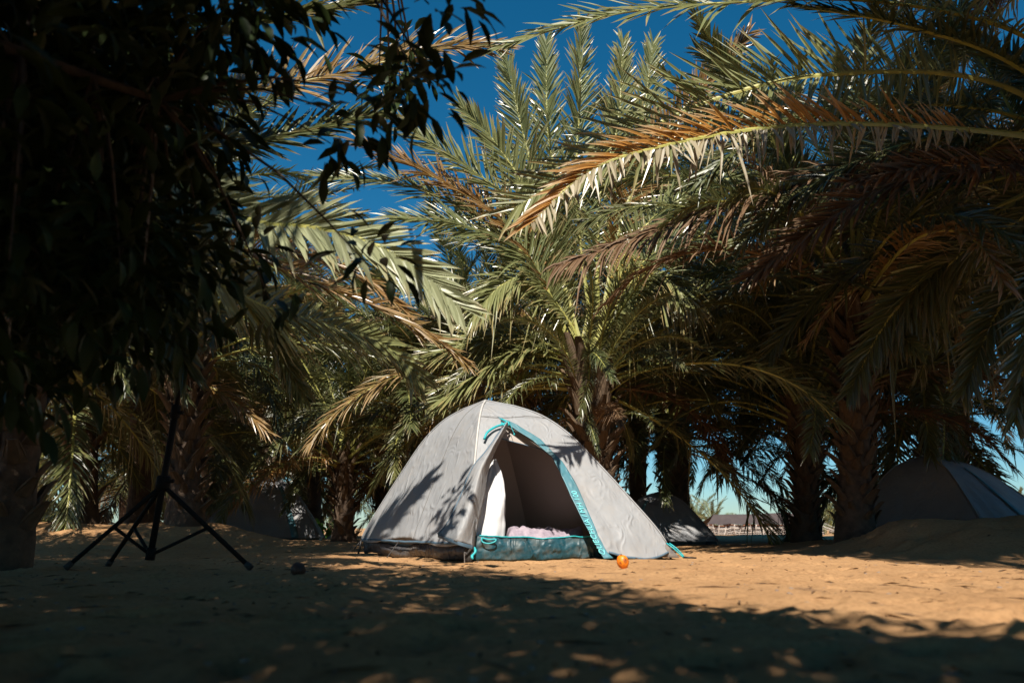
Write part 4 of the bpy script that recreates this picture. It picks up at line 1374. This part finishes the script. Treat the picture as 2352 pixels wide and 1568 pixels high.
# ------------------------------------------------------------------ long striped tent far behind
m, nt, b = mat_new('woven_goat_hair')
tc = N(nt, 'ShaderNodeTexCoord').outputs['Object']
cc, f = noise_mix(nt, 2.0, (0.075, 0.055, 0.05), (0.06, 0.043, 0.04), 4, 0.3, 0.7, tc)
nt.links.new(cc, b.inputs['Base Color']); b.inputs['Roughness'].default_value = 0.95
M['goat'] = m
M['weave_dark'] = simple('weave_dark', (0.03, 0.022, 0.02), 0.95, (0.05, 0.035, 0.03), 3.0)
M['weave_white'] = simple('weave_white', (0.62, 0.56, 0.50), 0.95, (0.52, 0.45, 0.40), 3.0)
M['weave_red'] = simple('weave_rust', (0.30, 0.13, 0.07), 0.95, (0.24, 0.10, 0.06), 3.0)
YB = 60.0
bx0, bx1 = P(1622, 1212, YB).x, P(1892, 1212, YB).x
zb = gz((bx0 + bx1) / 2, YB) - 0.05
hut = empty('striped_tent', ((bx0 + bx1) / 2, YB, zb), 'long low dark brown tent with striped woven walls far behind the camp', 'tent')
ze = P(1700, 1204, YB).z
zr = P(1700, 1180, YB).z
def sag(f): return 0.05 * math.sin(f * math.pi * 10) - 0.03
mb = MB()
n = 60
rows = []
ridge = [Vector((lerp(bx0 + 1.15, bx1 - 1.9, k / n), YB + 2.0, zr + 0.18 * k / n - 0.05 * math.sin(math.pi * k / n))) for k in range(n + 1)]
eave = [Vector((lerp(bx0, bx1, k / n), YB + 0.3 * math.sin(k), ze + 0.12 * k / n + 0.05 * math.sin(k / n * math.pi * 12))) for k in range(n + 1)]
back = [Vector((p.x, YB + 4.4, p.z)) for p in eave]
for f in np.linspace(0, 1, 8): rows.append([eave[k].lerp(ridge[k], f) + Vector((0, 0, -0.12 * math.sin(math.pi * f))) for k in range(n + 1)])
for f in np.linspace(0, 1, 8)[1:]: rows.append([ridge[k].lerp(back[k], f) + Vector((0, 0, -0.12 * math.sin(math.pi * f))) for k in range(n + 1)])
mb.grid(rows)
part(mb, 'roof', M['goat'], hut, solid=0.01)
mb = MB()
def wallp(f, g, o=0.0):
    x = lerp(bx0, bx1, f)
    top = eave[int(round(f * n))].z - 0.02
    return Vector((x + 0.10 * math.sin(f * 40 + g * 2), YB + 0.10 + 0.10 * math.sin(f * 63) + 0.25 * (1 - g) * 0.3 - o, lerp(zb, top, g) + 0.05 * math.sin(f * 31) * math.sin(math.pi * g)))
mb.grid([[wallp(k / 120, g) for k in range(121)] for g in np.linspace(0, 1, 8)])
part(mb, 'wall', M['weave_dark'], hut, solid=0.01)
for (g, w, mt) in ((0.14, 0.045, 'weave_white'), (0.30, 0.07, 'weave_white'), (0.47, 0.03, 'weave_white'), (0.62, 0.08, 'weave_white'), (0.73, 0.05, 'weave_white'), (0.93, 0.07, 'weave_red')):
    mb = MB(); mb.grid([[wallp(k / 120, gg, 0.03) for k in range(121)] for gg in (g - w / 2, g + w / 2)])
    part(mb, 'stripe', M[mt], hut, solid=0.006)
for k in range(22):
    f = (k + 0.5) / 22
    mb = MB(); mb.grid([[wallp(f - 0.0025 + 0.008 * (1 - g) * (k % 3 - 1), g, 0.06), wallp(f + 0.0025 + 0.008 * (1 - g) * (k % 3 - 1), g, 0.06)] for g in np.linspace(0.0, 1.0, 8)])
    part(mb, 'band', M['weave_white'], hut, solid=0.006)
for k in range(4):
    a0 = eave[-1 - k * 3]; mb = MB(); mb.tube([a0, Vector((a0.x + 1.6 + 0.3 * k, YB - 1.4, zb))], 0.02, 4)
    part(mb, 'guy_rope', M['weave_white'], hut)

# ------------------------------------------------------------------ light stand
LB = P(345, 1275, 5.0); LB.z = gz(LB.x, 5.0)
stand = empty('light_stand', LB, 'black tripod light stand without a lamp in the shade on the left', 'light stand')
col_b = Vector((LB.x, 5.0, LB.z + 0.06)); top_ = P(438, 748, 5.0)
def along(f): return col_b.lerp(top_, f)
mb = MB(); mb.tube([along(0), along(0.62)], 0.021, 10); part(mb, 'column', M['blackpaint'], stand)
mb = MB(); mb.tube([along(0.60), along(0.97)], 0.016, 10); part(mb, 'column', M['blackpaint'], stand)
mb = MB(); mb.tube([along(0.955), along(0.96), along(1.0)], [0.022, 0.028, 0.026], 10); mb.tube([along(0.97) + Vector((-0.07, 0, 0)), along(0.97) + Vector((0.06, 0, 0))], 0.010, 8); mb.tube([along(0.995), along(1.025)], 0.010, 8); part(mb, 'spigot', M['blackpaint'], stand)
mb = MB(); mb.tube([along(0.585), along(0.59), along(0.64), along(0.645)], [0.022, 0.031, 0.031, 0.022], 10); mb.tube([along(0.61), along(0.61) + Vector((0.06, -0.02, 0))], 0.012, 6); part(mb, 'clamp', M['blackpaint'], stand)
hub = P(383, 1108, 5.0)
hf = (hub.z - col_b.z) / (top_.z - col_b.z)
mb = MB(); mb.tube([along(hf - 0.03), along(hf - 0.025), along(hf + 0.025), along(hf + 0.03)], [0.03, 0.045, 0.045, 0.03], 10); mb.tube([along(hf), along(hf) + Vector((0.08, -0.03, 0.01))], 0.013, 6); part(mb, 'collar', M['blackpaint'], stand)
lowh = along(0.02)
for fu, fy in ((150, 4.75), (248, 5.35), (578, 4.95)):
    ft = P(fu, 1300, fy); ft.z = gz(ft.x, fy) + 0.012
    h0 = along(hf - 0.01)
    mb = MB(); mb.tube([h0, h0.lerp(ft, 0.03), ft], [0.013, 0.016, 0.015], 8); lg = part(mb, 'leg', M['blackpaint'], stand)
    mb = MB(); mb.tube([ft + (h0 - ft).normalized() * 0.05, ft], [0.02, 0.021], 8); part(mb, 'rubber_foot', M['webbing'], stand, parent=lg)
    mm = h0.lerp(ft, 0.52)
    mb = MB(); mb.tube([lowh, mm], 0.011, 6); part(mb, 'brace', M['blackpaint'], stand)
mb = MB(); mb.tube([along(0.0), along(0.05)], [0.03, 0.03], 10); part(mb, 'brace_collar', M['blackpaint'], stand)

# ------------------------------------------------------------------ small things on the sand
def fruit(name, label, cat, c, r, mat, squash=1.15, seed=1, tilt=0.3, tip=0.12):
    mb = MB()
    rows = []
    for i in range(15):
        th = math.pi * i / 14
        row = []
        for k in range(21):
            a = 2 * math.pi * k / 20
            d = Vector((math.sin(th) * math.cos(a), math.sin(th) * math.sin(a), math.cos(th)))
            rr = r * (1 + 0.05 * noise.noise(d * 1.6 + Vector((seed, 0, 0))) - tip * max(0, d.z) ** 2 * (d.x * 0.6 + 0.4))
            row.append(Quaternion((0, 1, 0), tilt) @ Vector((d.x * rr, d.y * rr, d.z * rr * squash)))
        rows.append(row)
    zmin = min(p.z for r_ in rows for p in r_)
    mb.grid(rows)
    o = link(name, mb.mesh(name, mat), None, (c[0], c[1], gz(c[0], c[1]) - zmin - 0.002))
    return tag(o, label, cat)
p = P(1431, 1310, 4.9)
o = fruit('orange_fruit', 'overripe orange fruit with a brown patch on sunny sand before the tent', 'fruit', (p.x, 4.9), 0.038, M['orange'], 1.22, 2, -0.2)
mb = MB(); mb.lathe((0, 0, 0), [(0.001, 0.004), (0.004, 0.003), (0.006, 0.0), (0.004, -0.003)], 8)
sc = link('stem_scar', mb.mesh('stem_scar', M['litter']), o, (-0.010, -0.012, 0.044))
p = P(690, 1325, 4.2)
fruit('rotten_fruit', 'dark reddish fallen fruit in the shade left of the grey tent', 'fruit', (p.x, 4.15), 0.04, M['rotten'], 0.95, 5, 0.2)
p = P(1174, 1330, 4.0)
fruit('rotten_fruit', 'small dark shrivelled fruit on the sand below the tent door', 'fruit', (p.x, 4.0), 0.013, M['rotten'], 1.0, 8, 0.4)

rng = random.Random(5)
def rock_mesh(seed):
    r_ = random.Random(seed)
    mb = MB()
    rows = []
    for i in range(6):
        th = math.pi * i / 5
        rows.append([Vector((math.sin(th) * math.cos(a), math.sin(th) * math.sin(a), math.cos(th) * 0.6)) * (1 + 0.35 * noise.noise((math.cos(a) + seed, math.sin(a), i))) for a in [2 * math.pi * k / 8 for k in range(9)]])
    mb.grid(rows)
    return mb
RK = [rock_mesh(k) for k in range(6)]
mb = MB()
for k in range(3600):
    y = 1.0 + 8.5 * rng.random() ** 1.3
    x = rng.uniform(-0.75, 0.75) * (y + 0.6)
    s_ = 0.0014 + 0.011 * rng.random() ** 6
    src = RK[k % 6]
    i0 = len(mb.v)
    a = rng.uniform(0, 6.28); ca, sa = math.cos(a), math.sin(a)
    z = gz(x, y)
    for v in src.v: mb.vert((x + (v[0] * ca - v[1] * sa) * s_, y + (v[0] * sa + v[1] * ca) * s_, z + v[2] * s_ * 0.8))
    for f in src.f: mb.face(*[i + i0 for i in f])
pb = link('pebbles', mb.mesh('pebbles', M['stone'])); tag(pb, 'loose grit and small pebbles strewn over the sand', kind='stuff')
mb = MB()
for k in range(2400):
    y = 1.2 + 10 * rng.random() ** 1.2
    x = rng.uniform(-0.75, 0.75) * (y + 0.6)
    a = rng.uniform(0, 6.28); ln = 0.012 + 0.17 * rng.random() ** 3; w = rng.uniform(0.0015, 0.0065)
    d = Vector((math.cos(a), math.sin(a), 0)); b_ = Vector((-d.y, d.x, 0)) * w
    c = Vector((x, y, gz(x, y) + 0.004))
    e = c + d * ln; e.z = gz(e.x, e.y) + 0.004
    m_ = c.lerp(e, 0.5) + Vector((0, 0, 0.006 * rng.random()))
    i = [mb.vert(c), mb.vert(m_ + b_), mb.vert(e), mb.vert(m_ - b_ + Vector((0, 0, 0.002)))]
    mb.face(i[0], i[1], i[2]); mb.face(i[0], i[2], i[3])
lt = link('leaf_litter', mb.mesh('leaf_litter', M['litter'])); tag(lt, 'scraps of dry leaf and straw on the sand', kind='stuff')

# weeds
def weed(label, c, h, n, seed):
    r_ = random.Random(seed)
    root = empty('weed', c, label, 'plant', 'green weeds by the palms')
    mb = MB()
    for k in range(n):
        a = r_.uniform(0, 6.28); d = Vector((math.cos(a) * 0.6, math.sin(a) * 0.6, r_.uniform(0.3, 1.2))).normalized()
        p0 = Vector(c) + d * h * r_.uniform(0.1, 0.8)
        leaf_geo(mb, p0, (d + Vector((r_.uniform(-0.4, 0.4), r_.uniform(-0.4, 0.4), -0.1))).normalized(), Vector((0.1, 0.3, 1)).normalized(), 0.16 * h / 0.5, 0.06 * h / 0.5, r_.random(), 0.4)
    me = mb.mesh('foliage', M['weed'], True, org=root.location, colors=True)
    link('foliage', me, root)
p = P(745, 1230, 16.0)
weed('bright green weed between the left charcoal tent and the short trunk', (p.x, 16.0, gz(p.x, 16.0)), 0.55, 70, 3)

# a young palm shoot beside the dark straight trunk
p = P(1812, 1220, 14.0)
palm('young upright palm shoot beside the dark straight trunk', p.x, 14.0, gz(p.x, 14.0) + 0.1, 0.05, 9, 0.95, 88, boots=0, rank0=0, rank1=2, name='palm_shoot')
